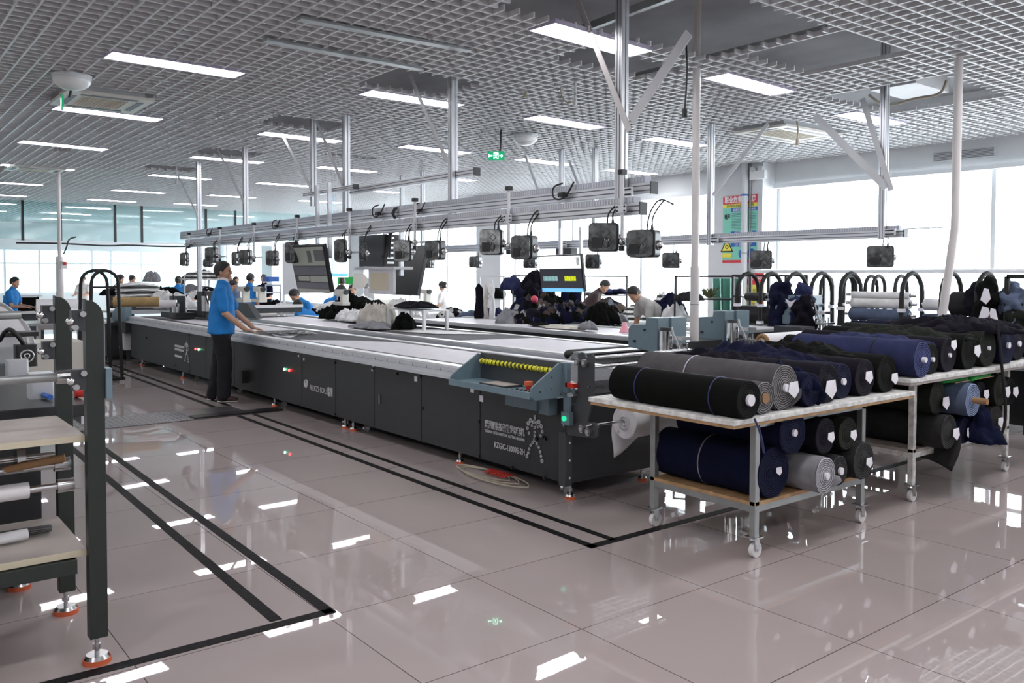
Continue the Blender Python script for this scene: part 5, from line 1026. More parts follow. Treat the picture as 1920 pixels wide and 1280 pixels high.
def hoop_rack(c, dirv, w, L, ztop, label, nbars=3, mat_='rubber', group=None):
    """two bent tube hoops joined by rods; w = hoop width, L = distance between hoops along dirv"""
    t = thing('hoop_rack', label, 'roll rack', c, group); d = Vector(dirv).normalized(); nrm = Vector((-d.y, d.x, 0)); c = Vector(c)
    for s in (0, 1):
        o_ = c+d*(L*s); pts = []
        for k in range(9): a = PI*k/8; pts.append(o_+nrm*(w/2*math.cos(a)*-1)+Vector((0, 0, ztop-w/2+w/2*math.sin(a))))
        m_ = MB(); m_.tube([o_-nrm*(w*.6)+Vector((0, 0, .06)), pts[0]-Vector((0, 0, .5))-nrm*.015]+pts+[pts[-1]-Vector((0, 0, .5))+nrm*.015, o_+nrm*(w*.6)+Vector((0, 0, .06))], .024, n=10, smooth=0); m_.build('hoop', mat_, t)
        MB().bar(o_-nrm*(w*.7)+Vector((0, 0, .05)), o_+nrm*(w*.7)+Vector((0, 0, .05)), .05, .04).build('foot_bar', mat_, t)
        for k in range(nbars):
            z = ztop-.38-.2*k
            for q in (-1, 1): p = o_+nrm*(w*.5*q*(1+.04*k))+Vector((0, 0, z)); MB().box(p, (.06, .06, .035)).build('white_clip', 'label', t)
    m_ = MB(); [m_.cyl(c+nrm*(w*.5*q)+Vector((0, 0, .06)), c+nrm*(w*.5*q)+d*L+Vector((0, 0, .06)), .015) for q in (-1, 1)]; m_.build('base_rod', mat_, t)
    return t, c, d, nrm
p = at(176, 507, 13.6); dv = Vector((*mix(FR, FC, .5), 0)); t_, c_, d_, n_ = hoop_rack((p.x, p.y, 0), dv, .36, .42, p.z, 'black padded hoop rack right of the service pillar', 0); MB().cyl(c_+Vector((0, 0, p.z)), c_+d_*.42+Vector((0, 0, p.z)), .026).build('top_bar', 'rubber', t_); MB().bar(c_+d_*.42-n_*.18+Vector((0, 0, 1.35)), c_+d_*.42+n_*.18+Vector((0, 0, 1.35)), .03, .03).build('cross_bar', 'rubber', t_)
t = thing('floor_machine', 'dark machine on the floor beyond the far end of the long machine', 'machine', (-13.6, 1.9, 0)); MB().b2((-14.6, 1.95, .08), (-12.75, 2.9, .62)).build('body', 'mc', t); MB().b2((-14.65, 1.9, .62), (-12.7, 2.95, .67)).build('top', 'mc2', t); [MB().b2((x, 2.0, 0), (x+.08, 2.85, .08)).build('foot', 'black', t) for x in (-14.5, -12.95)]
t = thing('floor_machine', 'dark machine under the white rolls behind the left rack', 'machine', (-16.5, 1.2, 0)); MB().b2((-19.0, .9, .05), (-16.6, 1.6, .70)).build('body', 'mc2', t); MB().b2((-19.05, .85, .70), (-16.55, 1.65, .74)).build('top', 'white', t)
# striped and white cloth stack
g = 'striped cloth pieces in the stack on the far table'
for k in range(6):
    a = at(228, 560-k*5, 16.6); b = at(300-k*3, 558-k*5, 16.9); b.z = a.z; m_ = MB(); m_.limb([a, a.lerp(b, .5)+Vector((0, 0, .02*(k % 2))), b], [(.24, .035), (.26, .045), (.22, .03)], side=(1, -.3, 0), n=14)
    o = single('folded_cloth', m_, 'c_white' if k % 2 else 'stripecloth', ['lowest', 'second', 'third', 'fourth', 'fifth', 'topmost'][k]+(' white' if k % 2 else ' black striped')+' cloth in the far striped stack', 'folded cloth', g)
def heap_mesh(c, rx, ry, h, seed=0, n=4, ax=(1, 0, 0), layers=None, amp=1.0, fine=26):
    """crumpled sheets of cloth lying over one another"""
    rd = random.Random(seed); c = Vector(c); ax = Vector((ax[0], ax[1], 0)).normalized(); ay = Vector((-ax.y, ax.x, 0)); m_ = MB()
    for k in range(n):
        f = k/max(1, n-1); ox = (rd.random()-.5)*rx*.9; oy = (rd.random()-.5)*ry*.6; sx = rx*(.62+.3*rd.random()); sy = ry*(.7+.3*rd.random()); hh = h*(.55+.5*rd.random()); rot = rd.random()*1.2-.6; N = fine; vs = []; so = Vector((seed*7.3+k*3.1, seed*1.7, k*5.9))
        for i in range(N+1):
            for j in range(N+1):
                u = i/N*2-1; v = j/N*2-1; a = math.atan2(v, u); rim = 1+.22*math.sin(3*a+k)+.14*math.sin(7*a+seed); q = max(abs(u), abs(v)); e = math.hypot(u, v); s_ = q/e if e > 1e-6 else 1
                uu, vv = u*s_*rim, v*s_*rim; x = ox+sx*(uu*math.cos(rot)-vv*math.sin(rot)); y = oy+sy*(uu*math.sin(rot)+vv*math.cos(rot)); P3 = Vector((x, y, 0))/max(rx, ry)
                rid = 1-abs(noise.noise(P3*2.6+so))*2.2; r2 = 1-abs(noise.noise(P3*6+so*2))*2.2; dome = max(0, 1-q*q)**.6
                z = hh*(dome*(.62+.30*rid*amp)+.13*r2*amp*(.4+dome)+.03); z = max(z, .004+.004*k)
                P = noise.noise_vector(P3*4+so)*.06*max(rx, ry)
                vs.append(c+ax*(x+P.x)+ay*(y+P.y)+Vector((0, 0, z)))
        m_.add(vs, [(i*(N+1)+j, i*(N+1)+j+1, (i+1)*(N+1)+j+1, (i+1)*(N+1)+j) for i in range(N) for j in range(N)], True)
    return m_
def clump(u, v, D, r, m, label, n=5, seed=0, cat='cloth pile', name='cloth_pile', group=None, flat=.5):
    c = at(u, v, D)-Vector((0, 0, r*flat*.8)); o = heap_mesh(c, r*1.05, r*.7, r*flat*1.9, seed, 3, FR, fine=16).build(name, m); q = o.modifiers.new('thick', 'SOLIDIFY'); q.thickness = .006; return tag(o, label, cat, group)
clump(318, 565, 16.5, .35, 'c_white', 'white crumpled cloth right of the striped stack', seed=3); clump(300, 548, 17.2, .3, 'c_black', 'black crumpled cloth behind the striped stack', seed=4); clump(288, 520, 19, .14, 'c_lightgrey', 'grey bundle high behind the striped stack', seed=5, flat=.9); clump(205, 545, 17, .22, 'c_black', 'black cloth bundle inside the far hoop rack', seed=6)
# ------------------------------------------------------------------ people
def person(hu, hv, D, face, label, shirt='blue', pants='trouser', hair='hair', lean=8, nod=10, arms='work', vox=.016, sit=False, longhair=False, main=False, sleeve=.5, turn=0, collar=None, sleevem=None, stool=True):
    le = R(lean); up = Vector((0, math.sin(le), math.cos(le))); fw = Vector((0, math.cos(le), -math.sin(le)))
    hipz = .50 if sit else .90; hip = Vector((0, 0, hipz)); chest = hip+up*.34; sh = hip+up*.47; neck = hip+up*.53
    nd = R(lean*.55+nod); hup = Vector((0, math.sin(nd), math.cos(nd))); hfw = Vector((0, math.cos(nd), -math.sin(nd))); hc = neck+hup*.135; top = hc+hup*.115
    # face direction -> world
    rz = math.atan2(-face[0], face[1]); tgt = atd(hu, hv, D); s = tgt.z/top.z if not main else 1.0; Rm = Matrix.Rotation(rz, 3, 'Z'); off = Rm @ (Vector((top.x, top.y, 0))*s)
    t = thing('person', label, 'person', (tgt.x-off.x, tgt.y-off.y, 0)); t.rotation_euler.z = rz; t.scale = (s, s, s); ORG[t.name] = Vector((0, 0, 0))
    X = Vector((1, 0, 0))
    A = {}
    for q in (1, -1):
        S0 = sh+X*(.165*q)-up*.03
        if arms == 'work': E = S0-up*.24+fw*.10+X*.05*q+Vector((0, .02, -.04)); W = E+Vector((-.06*q, .22, -.02 if lean < 25 else -.14)); 
        elif arms == 'down': E = S0+Vector((.04*q, .02, -.28)); W = E+Vector((-.01*q, .10, -.24))
        elif arms == 'main': E = Vector((.225*q, .085 if q > 0 else .12, 1.075)); W = Vector((.17*q, .305 if q > 0 else .34, .880))
        A[q] = (S0, E, W)
    b = MB(); b.limb([hip, chest, sh-up*.02], [(.14, .10), (.15, .10), (.12, .07)]); b.limb([sh-up*.02, neck+hup*.05], [.058, .052]); b.ball(hc+hup*.02, (.074, .094, .10), mtx=Matrix((X, hfw, hup)).transposed()); b.ball(hc-hup*.045+hfw*.022, (.055, .066, .062), mtx=Matrix((X, hfw, hup)).transposed())
    b.limb([hc+hfw*.084+hup*.010, hc+hfw*.100-hup*.020], [.010, .014], n=8); b.ball(hc+hfw*.082-hup*.085, .026, 10, 6); b.ball(hc+hfw*.088-hup*.055, (.026, .014, .011), 10, 6); b.ball(hc+hfw*.078+hup*.032, (.055, .018, .012), 10, 6)
    for q in (1, -1): b.ball(hc+X*(.076*q)-hup*.008-hfw*.01, (.012, .022, .034), 8, 6); b.ball(hc+X*(.048*q)+hfw*.055-hup*.03, .028, 8, 6)
    for q in (1, -1):
        S0, E, W = A[q]; b.limb([S0, E, W], [.048, (.041, .041), .028]); d = (W-E).normalized(); hd = Vector((-.1*q, .93, -.25)).normalized() if arms == 'main' else (d+Vector((0, .4, -.1))).normalized(); pc = W+hd*.05
        b.limb([W, W+hd*.045, W+hd*.085], [(.026, .02), (.040, .015), (.038, .013)], side=X)
        for k, (ox, ln) in enumerate(((-.030, .060), (-.010, .072), (.010, .068), (.029, .052))): p0 = W+hd*.08+X*ox; p1 = p0+hd*(ln*.55)+Vector((0, 0, -.004)); p2 = p0+hd*ln+Vector((ox*.2, 0, -.018)); b.limb([p0, p1, p2], [.0095, .0085, .0070], n=8)
        p0 = W+hd*.03-X*(.034*q); b.limb([p0, p0+hd*.03-X*(.022*q), p0+hd*.058-X*(.028*q)+Vector((0, 0, -.008))], [.012, .0105, .008], n=8)
    for q in (1, -1):
        fy = (-.10 if q < 0 else .06) if main else 0
        if sit: K = Vector((.10*q, .42, .47)); F_ = Vector((.10*q, .40, .06))
        else: K = Vector((.095*q, .02+fy*.6, .49)); F_ = Vector((.10*q, -.02+fy, .06))
        b.limb([hip+X*(.085*q), K, F_], [.085, .056, .036])
        A['K%d' % q] = (K, F_)
    body = b.build('body', 'skin', t); rm = body.modifiers.new('remesh', 'REMESH'); rm.mode = 'VOXEL'; rm.voxel_size = vox*.55 if main else vox*.75; rm.use_smooth_shade = True
    sm = body.modifiers.new('smooth', 'SMOOTH'); sm.factor = .5; sm.iterations = 2 if main else 1
    def cloth(mb, name, m, v=vox, dis=0):
        o = mb.build(name, m, t); rm = o.modifiers.new('remesh', 'REMESH'); rm.mode = 'VOXEL'; rm.voxel_size = v; rm.use_smooth_shade = True; q = o.modifiers.new('s', 'SMOOTH'); q.factor = .5; q.iterations = 3
        if dis:
            tx = bpy.data.textures.new('folds', 'CLOUDS'); tx.noise_scale = .11; tx.noise_depth = 2; d_ = o.modifiers.new('d', 'DISPLACE'); d_.texture = tx; d_.strength = dis; d_.mid_level = .5
        return o
    c = MB(); c.limb([hip-up*(.03 if sit else .075), hip+up*.12, chest, sh-up*.01, sh+up*.045], [(.205, .158), (.19, .150), (.195, .132), (.165, .095), (.085, .075)], n=20, d0=.12)
    for q in (1, -1): S0, E, W = A[q]; c.limb([S0-X*.05*q+up*.005, S0, S0.lerp(E, sleeve*1.25)], [.070, (.074, .070), .068])
    if sleeve > .9:
        for q in (1, -1): S0, E, W = A[q]; c.limb([E, W], [.056, .042])
    cloth(c, 'shirt', shirt, vox*.8 if main else vox, .02 if main else 0)
    if collar: k_ = MB(); k_.limb([sh+up*.045, sh+up*.085+fw*.006], [(.082, .075), (.066, .064)], n=16); cloth(k_, 'collar', collar, .008)
    p = MB(); p.limb([hip+up*.0, hip-Vector((0, 0, .05))], [(.165, .13), (.17, .132)], n=18)
    for q in (1, -1): K, F_ = A['K%d' % q]; p.limb([hip+X*(.085*q), K, F_+Vector((0, 0, .01))], [.112, .090, .080])
    cloth(p, 'trousers', pants, vox*.9, .018 if main else 0)
    for q in (1, -1):
        K, F_ = A['K%d' % q]; m_ = MB(); m_.limb([F_+Vector((0, -.05, -.005)), F_+Vector((0, .06, -.015)), F_+Vector((0, .15, -.028))], [(.042, .040), (.048, .032), (.040, .020)], side=X); o = m_.build('shoe', 'shoe', t)
        m_ = MB(); m_.limb([F_+Vector((0, -.065, -.048)), F_+Vector((0, .06, -.048)), F_+Vector((0, .165, -.048))], [(.044, .012), (.052, .012), (.042, .012)], side=X); m_.build('sole', 'sole', o)
    h = MB(); Mh = Matrix((X, hfw, hup)).transposed(); hv_ = []; hf = []; n_, mm_ = 20, 10
    for j in range(mm_+1):
        for i in range(n_):
            a = 2*PI*i/n_; front = max(0, math.sin(a)); lim = (1.10-.0) if not longhair else 1.5; bmax = (PI*.5)*(1.30+.22*max(0, -math.sin(a))-.72*front**.7) if not longhair else PI*.5*(1.6-.95*front); bb = bmax*j/mm_
            hv_.append(hc+hup*.02+Mh @ Vector((.077*math.sin(bb)*math.cos(a), .099*math.sin(bb)*math.sin(a)-.004, .104*math.cos(bb))))
    for j in range(mm_):
        for i in range(n_): hf.append((j*n_+i, j*n_+(i+1) % n_, (j+1)*n_+(i+1) % n_, (j+1)*n_+i))
    h.add(hv_, hf, True)
    if longhair: h.ball(hc-hfw*.095+hup*.035, .045); h.limb([hc-hfw*.07+hup*.0, hc-hfw*.085-hup*.06], [(.05, .03), (.03, .02)])
    o = h.build('hair', hair, t); sd = o.modifiers.new('t', 'SOLIDIFY'); sd.thickness = .009; sd.offset = 1
    if main:
        for q in (1, -1):
            MB().ball(hc+hfw*.078+X*(.031*q)+hup*.012, .011, 10, 7).build('eye', 'black', t)
        g_ = MB()
        for q in (1, -1):
            e = hc+hfw*.100+X*(.034*q)+hup*.012; pts = [e+X*(.026*math.cos(a))+hup*(.017*math.sin(a)) for a in [k*PI/5 for k in range(11)]]; g_.tube(pts, .0022, smooth=0, n=6); g_.tube([e+X*(.026*q), hc+X*(.078*q)+hfw*.04+hup*.012, hc+X*(.080*q)-hfw*.015+hup*.006], .0022, smooth=0, n=6)
        g_.tube([hc+hfw*.101+X*-.008+hup*.014, hc+hfw*.101+X*.008+hup*.014], .002, smooth=0, n=6); g_.build('glasses', 'tube', t)
    if sit and stool:
        c_ = t.location; w_ = thing('stool', 'stool carrying the '+' '.join(label.replace('seated ', '').split()[:11]), 'stool', (c_.x, c_.y, 0)); MB().cyl((c_.x, c_.y, .36*s), (c_.x, c_.y, .40*s), .16, n=18).build('seat', 'mc2', w_); m_ = MB(); [m_.cyl((c_.x+.12*math.cos(a), c_.y+.12*math.sin(a), 0), (c_.x+.1*math.cos(a), c_.y+.1*math.sin(a), .36*s), .012) for a in (0, 1.57, 3.14, 4.71)]; m_.build('leg_frame', 'steel', w_)
    return t
def mix(a, b, t): v = Vector((a[0]*(1-t)+b[0]*t, a[1]*(1-t)+b[1]*t)); v.normalize(); return (v.x, v.y)
tm = person(418, 489, 10.86, mix(FR, FA, .12), 'standing person in bright blue polo and glasses at the long machine', main=True, arms='main', lean=3, nod=-2, vox=.012, collar='label', sleeve=.62)
person(30, 520, 19, mix(FR, FA, .1), 'seated person in blue at the dark shelf, far left', lean=10, arms='work')
person(155, 517, 28, FC, 'dark-haired person facing the camera beyond the white rolls', shirt='whiteshirt', lean=2, nod=5)
person(228, 515, 23, FR, 'dark-haired person just behind the far hoop rack', shirt='c_grey', lean=15, longhair=True); person(250, 517, 24, mix(FR, FC, .4), 'dark-haired person behind the striped cloth stack', shirt='whiteshirt', lean=20, nod=20, longhair=True)
person(335, 518, 21, FA, 'person in blue seen from behind, left of the standing man', lean=5, longhair=True); person(344, 520, 22.5, mix(FA, FR, .4), 'second person in blue beside the one seen from behind', lean=5, longhair=True)
person(443, 519, 21.5, mix(FC, FR, .5), 'person in pale blue half hidden by the standing man, farther back', shirt='c_paleblue', lean=5); person(441, 527, 18.2, FR, 'person in blue bending down just right of the standing man', lean=30, nod=25)
person(471, 513, 18.5, mix(FA, FR, .35), 'person in blue seen from behind right of the standing man', lean=4, arms='down')
person(494, 515, 22, FC, 'dark-haired person behind the blue crate shelf', shirt='c_navy', lean=5)
person(545, 546, 17.5, mix(FL, FC, .5), 'seated person in blue leaning over, just left of the left screen base', lean=35, nod=30, sit=True, stool=True); person(553, 566, 16.4, mix(FL, FA, .4), 'person in blue with orange trousers bent forward, below the left screen', pants='orangecloth', lean=48, nod=25, sit=True)
person(643, 537, 17.8, mix(FR, FC, .5), 'seated person in blue leaning forward between the two left screens', lean=42, nod=15, sit=True); person(642, 521, 20.5, FA, 'standing person in white behind the one leaning in blue', shirt='whiteshirt', lean=2); person(660, 535, 19.5, FC, 'small dark-haired person in white beside the beige machine', shirt='whiteshirt', lean=12, sit=True)
person(827, 528, 18.5, mix(FL, FA, .3), 'person in white shirt against the bright window, centre', shirt='whiteshirt', lean=12, nod=10, longhair=True)
person(1141, 528, 15.6, mix(FR, FC, .2), 'person in dark brown top bent over by the garment rack', shirt='brownshirt', lean=35, nod=25, sleeve=1)
person(1180, 541, 12.4, mix(FL, FC, .25), 'person in pale grey T-shirt bending over behind the near cutting head', shirt='greyshirt', lean=50, nod=20, arms='down')
# ------------------------------------------------------------------ workbenches, shelves and cloth in the middle background
WT = [(430, 520, 603, 16.6, 'low pale workbench behind the standing man', .78), (520, 600, 585, 19.0, 'pale workbench below the left hanging screen', .80), (600, 740, 574, 16.2, 'long white workbench between the hanging screens', .84), (760, 880, 585, 16.5, 'grey workbench in front of the person in white', .78),
      (960, 1120, 597, 14.2, 'workbench buried in dark garments under the right screen', .80), (1120, 1290, 592, 13.4, 'white workbench behind the two bending persons', .80)]
for u0, u1, v, D, lab, z in WT: btable(u0, u1, v, D, .8, lab, 'white' if 'grey' not in lab else 'wallgrey', zt=z)
# shelves of folded cloth
def shelf_unit(u0, u1, vtop, D, label, m, levels, depth=.45, name='garment_rack', boards=True, ztop=None):
    a = at(u0, vtop, D); b = at(u1, vtop, D); z1 = ztop or (a.z+b.z)/2; d = Vector((b.x-a.x, b.y-a.y, 0)); L = d.length; d.normalize(); n = Vector((-d.y, d.x, 0)); t = thing(name, label, 'rack', ((a.x+b.x)/2, (a.y+b.y)/2, 0)); a.z = 0
    for p in (a, a+d*L, a+n*depth, a+d*L+n*depth): MB().cyl((p.x, p.y, 0), (p.x, p.y, z1), .014, n=8).build('upright', m, t)
    m_ = MB()
    for q in (a, a+n*depth): m_.bar(q+Vector((0, 0, z1)), q+d*L+Vector((0, 0, z1)), .025, .025)
    for q in (a, a+d*L): m_.bar(q+Vector((0, 0, z1)), q+n*depth+Vector((0, 0, z1)), .025, .025)
    m_.build('top_frame', m, t)
    for z in levels: MB().prism([a+Vector((0, 0, z)), a+d*L+Vector((0, 0, z)), a+d*L+n*depth+Vector((0, 0, z)), a+n*depth+Vector((0, 0, z))], (0, 0, -.02)).build('shelf', m, t)
    return t, a, d, n, L
KD = [('c_black', 'black'), ('c_navy', 'navy'), ('c_paleblue', 'pale blue'), ('c_white', 'white'), ('c_dkgrey', 'dark grey'), ('c_brown', 'brown'), ('c_lightgrey', 'light grey'), ('c_denim', 'denim blue'), ('c_navy2', 'dark blue'), ('stripecloth', 'striped')]
def fill(unit, levels, n, seedo, group, where, cols=None, r0=.11):
    t, a, d, nn, L = unit; rd = random.Random(seedo); dep = .3
    lv = ['lower', 'middle', 'upper', 'top']
    for li, z in enumerate(levels):
        for k in range(n):
            m_, cn = (cols or KD)[rd.randrange(len(cols or KD))]; w = L/n; x = w*(k+.5); h = .05+rd.random()*.13; c = a+d*x+nn*.22+Vector((0, 0, z)); q = MB()
            q.limb([c-d*w*.36+Vector((0, 0, h*.5)), c+Vector((0, 0, h*.6)), c+d*w*.36+Vector((0, 0, h*.45))], [(.16, h*.5), (.18, h*.6), (.15, h*.45)], side=tuple(nn), n=12)
            o = q.build('folded_garment', m_); wrinkle(o.data, .02, 9, seedo+k*7+li); tag(o, '%s folded garment, %s from left, %s' % (cn, ['first', 'second', 'third'][k], where.replace('LV', lv[min(3, li+(4-len(levels) if len(levels) < 4 else 0))])), 'garment', group)
u_ = shelf_unit(899, 945, 518, 14.6, 'white garment rack in the centre background', 'frame', [.45, .8, 1.12]); fill(u_, [.45, .8, 1.12], 2, 1, 'folded garments on the white rack', 'LV board of the white rack')
u_ = shelf_unit(962, 1040, 517, 15.3, 'black garment rack left of the right hanging screen', 'black', [.5, .85, 1.15]); fill(u_, [.5, .85, 1.15], 3, 2, 'folded garments on the left black rack', 'LV board, black rack left of the screen')
u_ = shelf_unit(1096, 1176, 518, 16.5, 'black garment rack right of the right hanging screen', 'black', [.5, .85, 1.15]); fill(u_, [.5, .85, 1.15], 3, 3, 'folded garments on the right black rack', 'LV board, black rack right of the screen')
u_ = shelf_unit(1266, 1388, 518, 11.8, 'thin black rack frame behind the white vertical pipe', 'black', [.55, 1.22]); fill(u_, [.55], 3, 4, 'folded garments on the thin black rack', 'board of the thin black rack')
u_ = shelf_unit(346, 392, 520, 18.0, 'white cloth shelf just left of the standing man', 'frame', [.5, .85, 1.15, 1.45], ztop=1.5); fill(u_, [.5, .85, 1.15], 2, 5, 'folded pieces on the white shelf by the man', 'LV board, shelf left of the man', cols=[KD[0], KD[3], KD[9], KD[6]])
u_ = shelf_unit(498, 526, 524, 18.5, 'white shelf carrying the blue crate', 'frame', [.5, .85, 1.15], ztop=1.3); fill(u_, [.5, .85], 2, 6, 'folded pieces on the blue crate shelf', 'LV board, blue crate shelf', cols=[KD[0], KD[3], KD[1]])
c = at(508, 523, 18.4); o = MB().rbox((c.x, c.y, c.z), (.30, .26, .10), .03); single('blue_crate', o, 'posterb', 'blue plastic crate on top of the white shelf', 'crate')
clump(368, 514, 18.1, .30, 'stripecloth', 'striped bundle on top of the white shelf left of the man', seed=8)
# hanging garments
def hang(u, v, D, w, h, m, label, face=FC):
    c = at(u, v, D); m_ = MB(); X = Vector((FR[0], FR[1], 0)); m_.limb([c-Vector((0, 0, h)), c-Vector((0, 0, h*.5)), c-Vector((0, 0, .06)), c], [(w*.62, .05), (w*.5, .05), (w*.5, .045), (w*.12, .03)], side=tuple(X), n=16); o = m_.build('hanging_garment', m); wrinkle(o.data, .03, 6, int(u)); tag(o, label, 'garment', 'garments hanging on the racks')
hang(898, 532, 14.3, .13, .60, 'c_bk2', 'long black garment hanging at the left end of the white rack'); hang(923, 525, 14.2, .09, .70, 'c_white', 'long white garment hanging in front of the white rack'); hang(911, 533, 14.25, .07, .62, 'c_cream', 'cream strip garment hanging beside the long black one')
for k, (u, m, cn) in enumerate(((975, 'c_navy2', 'dark blue'), (990, 'c_black', 'black'), (1000, 'c_bk2', 'purple black'), (1022, 'c_brown', 'brown'), (1060, 'c_navy', 'navy'), (1072, 'c_black', 'black'), (1083, 'c_navy2', 'dark blue'))): hang(u, 540+(k % 2)*6, 13.8, .15, .45, m, cn+' garment hanging below the right hanging screen, place %d from left' % (k+1))
c = at(1002, 561, 13.4); o = MB().ball(c, (.07, .05, .06)); o = o.build('pink_tag', mat('pink_plastic', (.7, .08, .13), .5)); tag(o, 'pink tag bag on the dark garments beside the screen', 'tag')
# heaps
g = 'dark garment heaps around the racks'
H_ = [(1012, 590, 13.0, .30, 'mixdark', 'dark blue heap below the right hanging screen'), (975, 592, 13.2, .28, 'mixdark', 'black heap at the foot of the white rack'), (950, 596, 13.0, .2, 'c_lightgrey', 'pale heap left of the black garments'), (1045, 585, 13.2, .30, 'mixdark', 'black purple heap right below the screen'), (1075, 590, 13.0, .28, 'mixdark', 'navy heap left of the brown-clad person'), (1090, 580, 13.6, .2, 'mixdark', 'white and blue heap behind the navy heap'),
      (1115, 592, 12.8, .26, 'c_black', 'black heap in front of the brown-clad person'), (1150, 585, 14.4, .3, 'mixdark', 'dark blue heap right of the brown-clad person'), (1160, 592, 13.2, .18, 'c_lightgrey', 'pale heap left of the pink cone'), (1190, 586, 14, .26, 'stripecloth', 'striped heap beyond the grey-shirted person'), (1262, 578, 12.6, .26, 'c_navy', 'navy striped heap left of the white vertical pipe'), (1250, 565, 13, .22, 'stripecloth', 'blue striped cloth above the navy heap'), (1275, 590, 12.2, .2, 'c_white', 'white heap behind the white vertical pipe'),
      (990, 575, 13.6, .3, 'mixdark', 'dark grey heap with paper tags beneath the screen'), (1030, 572, 13.8, .28, 'c_black', 'black heap directly under the screen edge'), (1000, 528, 14.3, .25, 'c_bk2', 'dark bundle on top of the left black rack'), (965, 532, 14.4, .2, 'c_denim', 'denim bundle on top of the left black rack')]
for k, (u, v, D, r_, m, lab) in enumerate(H_): clump(u, v, D, r_, m, lab, n=6, seed=20+k, group=g, flat=.7)
g = 'cloth heaps on the far workbenches'
H_ = [(600, 580, 17, .25, 'mixbw', 'grey cloth on the bench below the left screen'), (625, 572, 16.8, .28, 'c_white', 'white cloth left on the long white workbench'), (660, 567, 16.4, .35, 'c_black', 'long black roll of cloth on the long white workbench'), (688, 563, 16.8, .25, 'c_white', 'white cloth right of the long black roll'), (780, 585, 16.2, .2, 'c_white', 'white cloth on the bench before the person in white'), (850, 588, 15.5, .28, 'mixbw', 'grey and white cloth on the bench right of the person in white'), (880, 590, 15.2, .18, 'c_paleblue', 'pale blue cloth at the right end of the grey bench'),
      (535, 580, 17.2, .22, 'c_white', 'white cloth under the hands of the seated blue person'), (510, 575, 17.5, .25, 'c_black', 'black cloth below the blue crate shelf'), (700, 570, 15.8, .22, 'c_black', 'black cloth at the right end of the long white workbench'), (380, 552, 17.0, .25, 'mixbw', 'black and white cloth on the bench left of the man'), (412-10, 575, 17, .01, 'c_white', '')]
for k, (u, v, D, r_, m, lab) in enumerate(H_):
    if lab: clump(u, v, D, r_, m, lab, n=5, seed=60+k, group=g)
# cloth and the low stand on the second machine
p0 = atz(744, 604, .80); p1 = atz(812, 616, .80)
t = thing('low_stand', 'low white stand holding dark cloth on the second machine', 'stand', (-6.3, 4.3, .80)); X0_, X1_, Y0_, Y1_ = -6.95, -6.0, 4.28, 4.68
MB().b2((X0_, Y0_, 1.05), (X1_, Y1_, 1.07)).build('stand_top', 'white', t)
for x in (X0_+.02, X1_-.02):
    for y in (Y0_+.02, Y1_-.02): MB().b2((x-.02, y-.02, .795), (x+.02, y+.02, 1.05)).build('leg', 'white', t)
def lump(c, L, r_, m, label, ax=(1, 0, 0), seed=0, flat=.6, name='cloth_pile', group=None, cat='cloth pile', wr=.25):
    c = Vector(c); o = heap_mesh(c-Vector((0, 0, r_*flat*.75)), L*.55, r_*1.1, r_*flat*2.0, seed, 4, ax, amp=.7+wr*1.6, fine=30).build(name, m); q = o.modifiers.new('thick', 'SOLIDIFY'); q.thickness = .005
    return tag(o, label, cat, group)
g = 'cloth piles on the second machine'
lump((-6.5, 4.45, 1.12), .9, .17, 'c_bk2', 'dark cloth lying flat on top of the low white stand', seed=1, flat=.3, group=g); lump((-7.5, 4.4, .92), .7, .17, 'c_cream', 'cream cloth bulging left of the low white stand', seed=2, flat=.9, group=g); lump((-8.3, 4.45, .88), .75, .15, 'c_white', 'pinkish white cloth heap left of the cream cloth', seed=3, flat=.6, group=g)
lump((-8.9, 4.5, .90), .6, .16, 'c_black', 'black cloth at the left end of the cloth heaps', seed=4, flat=.7, group=g); lump((-6.4, 4.2, .88), .5, .13, 'c_black', 'black cloth hanging down through the low white stand', seed=5, flat=.8, group=g, ax=(.8, -.6, 0)); lump((-6.8, 3.95, .84), .8, .22, 'c_lightgrey', 'pale shredded scraps in front of the low white stand', seed=6, flat=.2, group=g, wr=.45); lump((-7.4, 4.75, 1.1), .5, .12, 'c_white', 'white cloth draped at the back of the low stand', seed=7, flat=.6, group=g)
g = 'cloth lying on the third machine'
q = aty(1100, 602, 5.95); lump((q.x, 5.95, .88), .34, .085, 'c_lightgrey', 'rolled pale bundle with dark tie on the third machine', seed=8, flat=.95, group=g, ax=(1, -.2, 0), wr=.15); q = aty(1050, 604, 6.0); lump((q.x, 6.0, .83), .8, .12, 'c_cream', 'flat cream cloth beside the rolled pale bundle', seed=9, flat=.25, group=g); q = aty(1010, 603, 6.1); lump((q.x, 6.1, .83), .4, .10, 'c_black', 'black scraps left of the flat cream cloth', seed=10, flat=.3, group=g)
q = aty(1171, 612, 6.2); t = MB(); t.cyl((q.x, 6.2, .80), (q.x, 6.2, .93), .07, .02, n=18); single('pink_cone', t, mat('pale_pink_plastic', (.8, .35, .42), .4), 'small pink cone standing on the third machine', 'cone')
g = 'loose cloth lying over the wheeled tables'
lump((.15, 3.05, 1.01), .8, .17, 'c_navy2', 'crumpled dark blue cloth over the near table rolls', seed=11, flat=.35, group=g, wr=.3, name='loose_cloth', cat='cloth'); lump((.2, 2.78, 1.0), .9, .14, 'c_bk2', 'crumpled black cloth over the near table rolls', seed=12, flat=.35, group=g, wr=.3, name='loose_cloth', cat='cloth'); lump((.25, 3.42, 1.03), .8, .17, 'c_black', 'black cloth folded over the last near table rolls', seed=13, flat=.3, group=g, wr=.3, name='loose_cloth', cat='cloth')
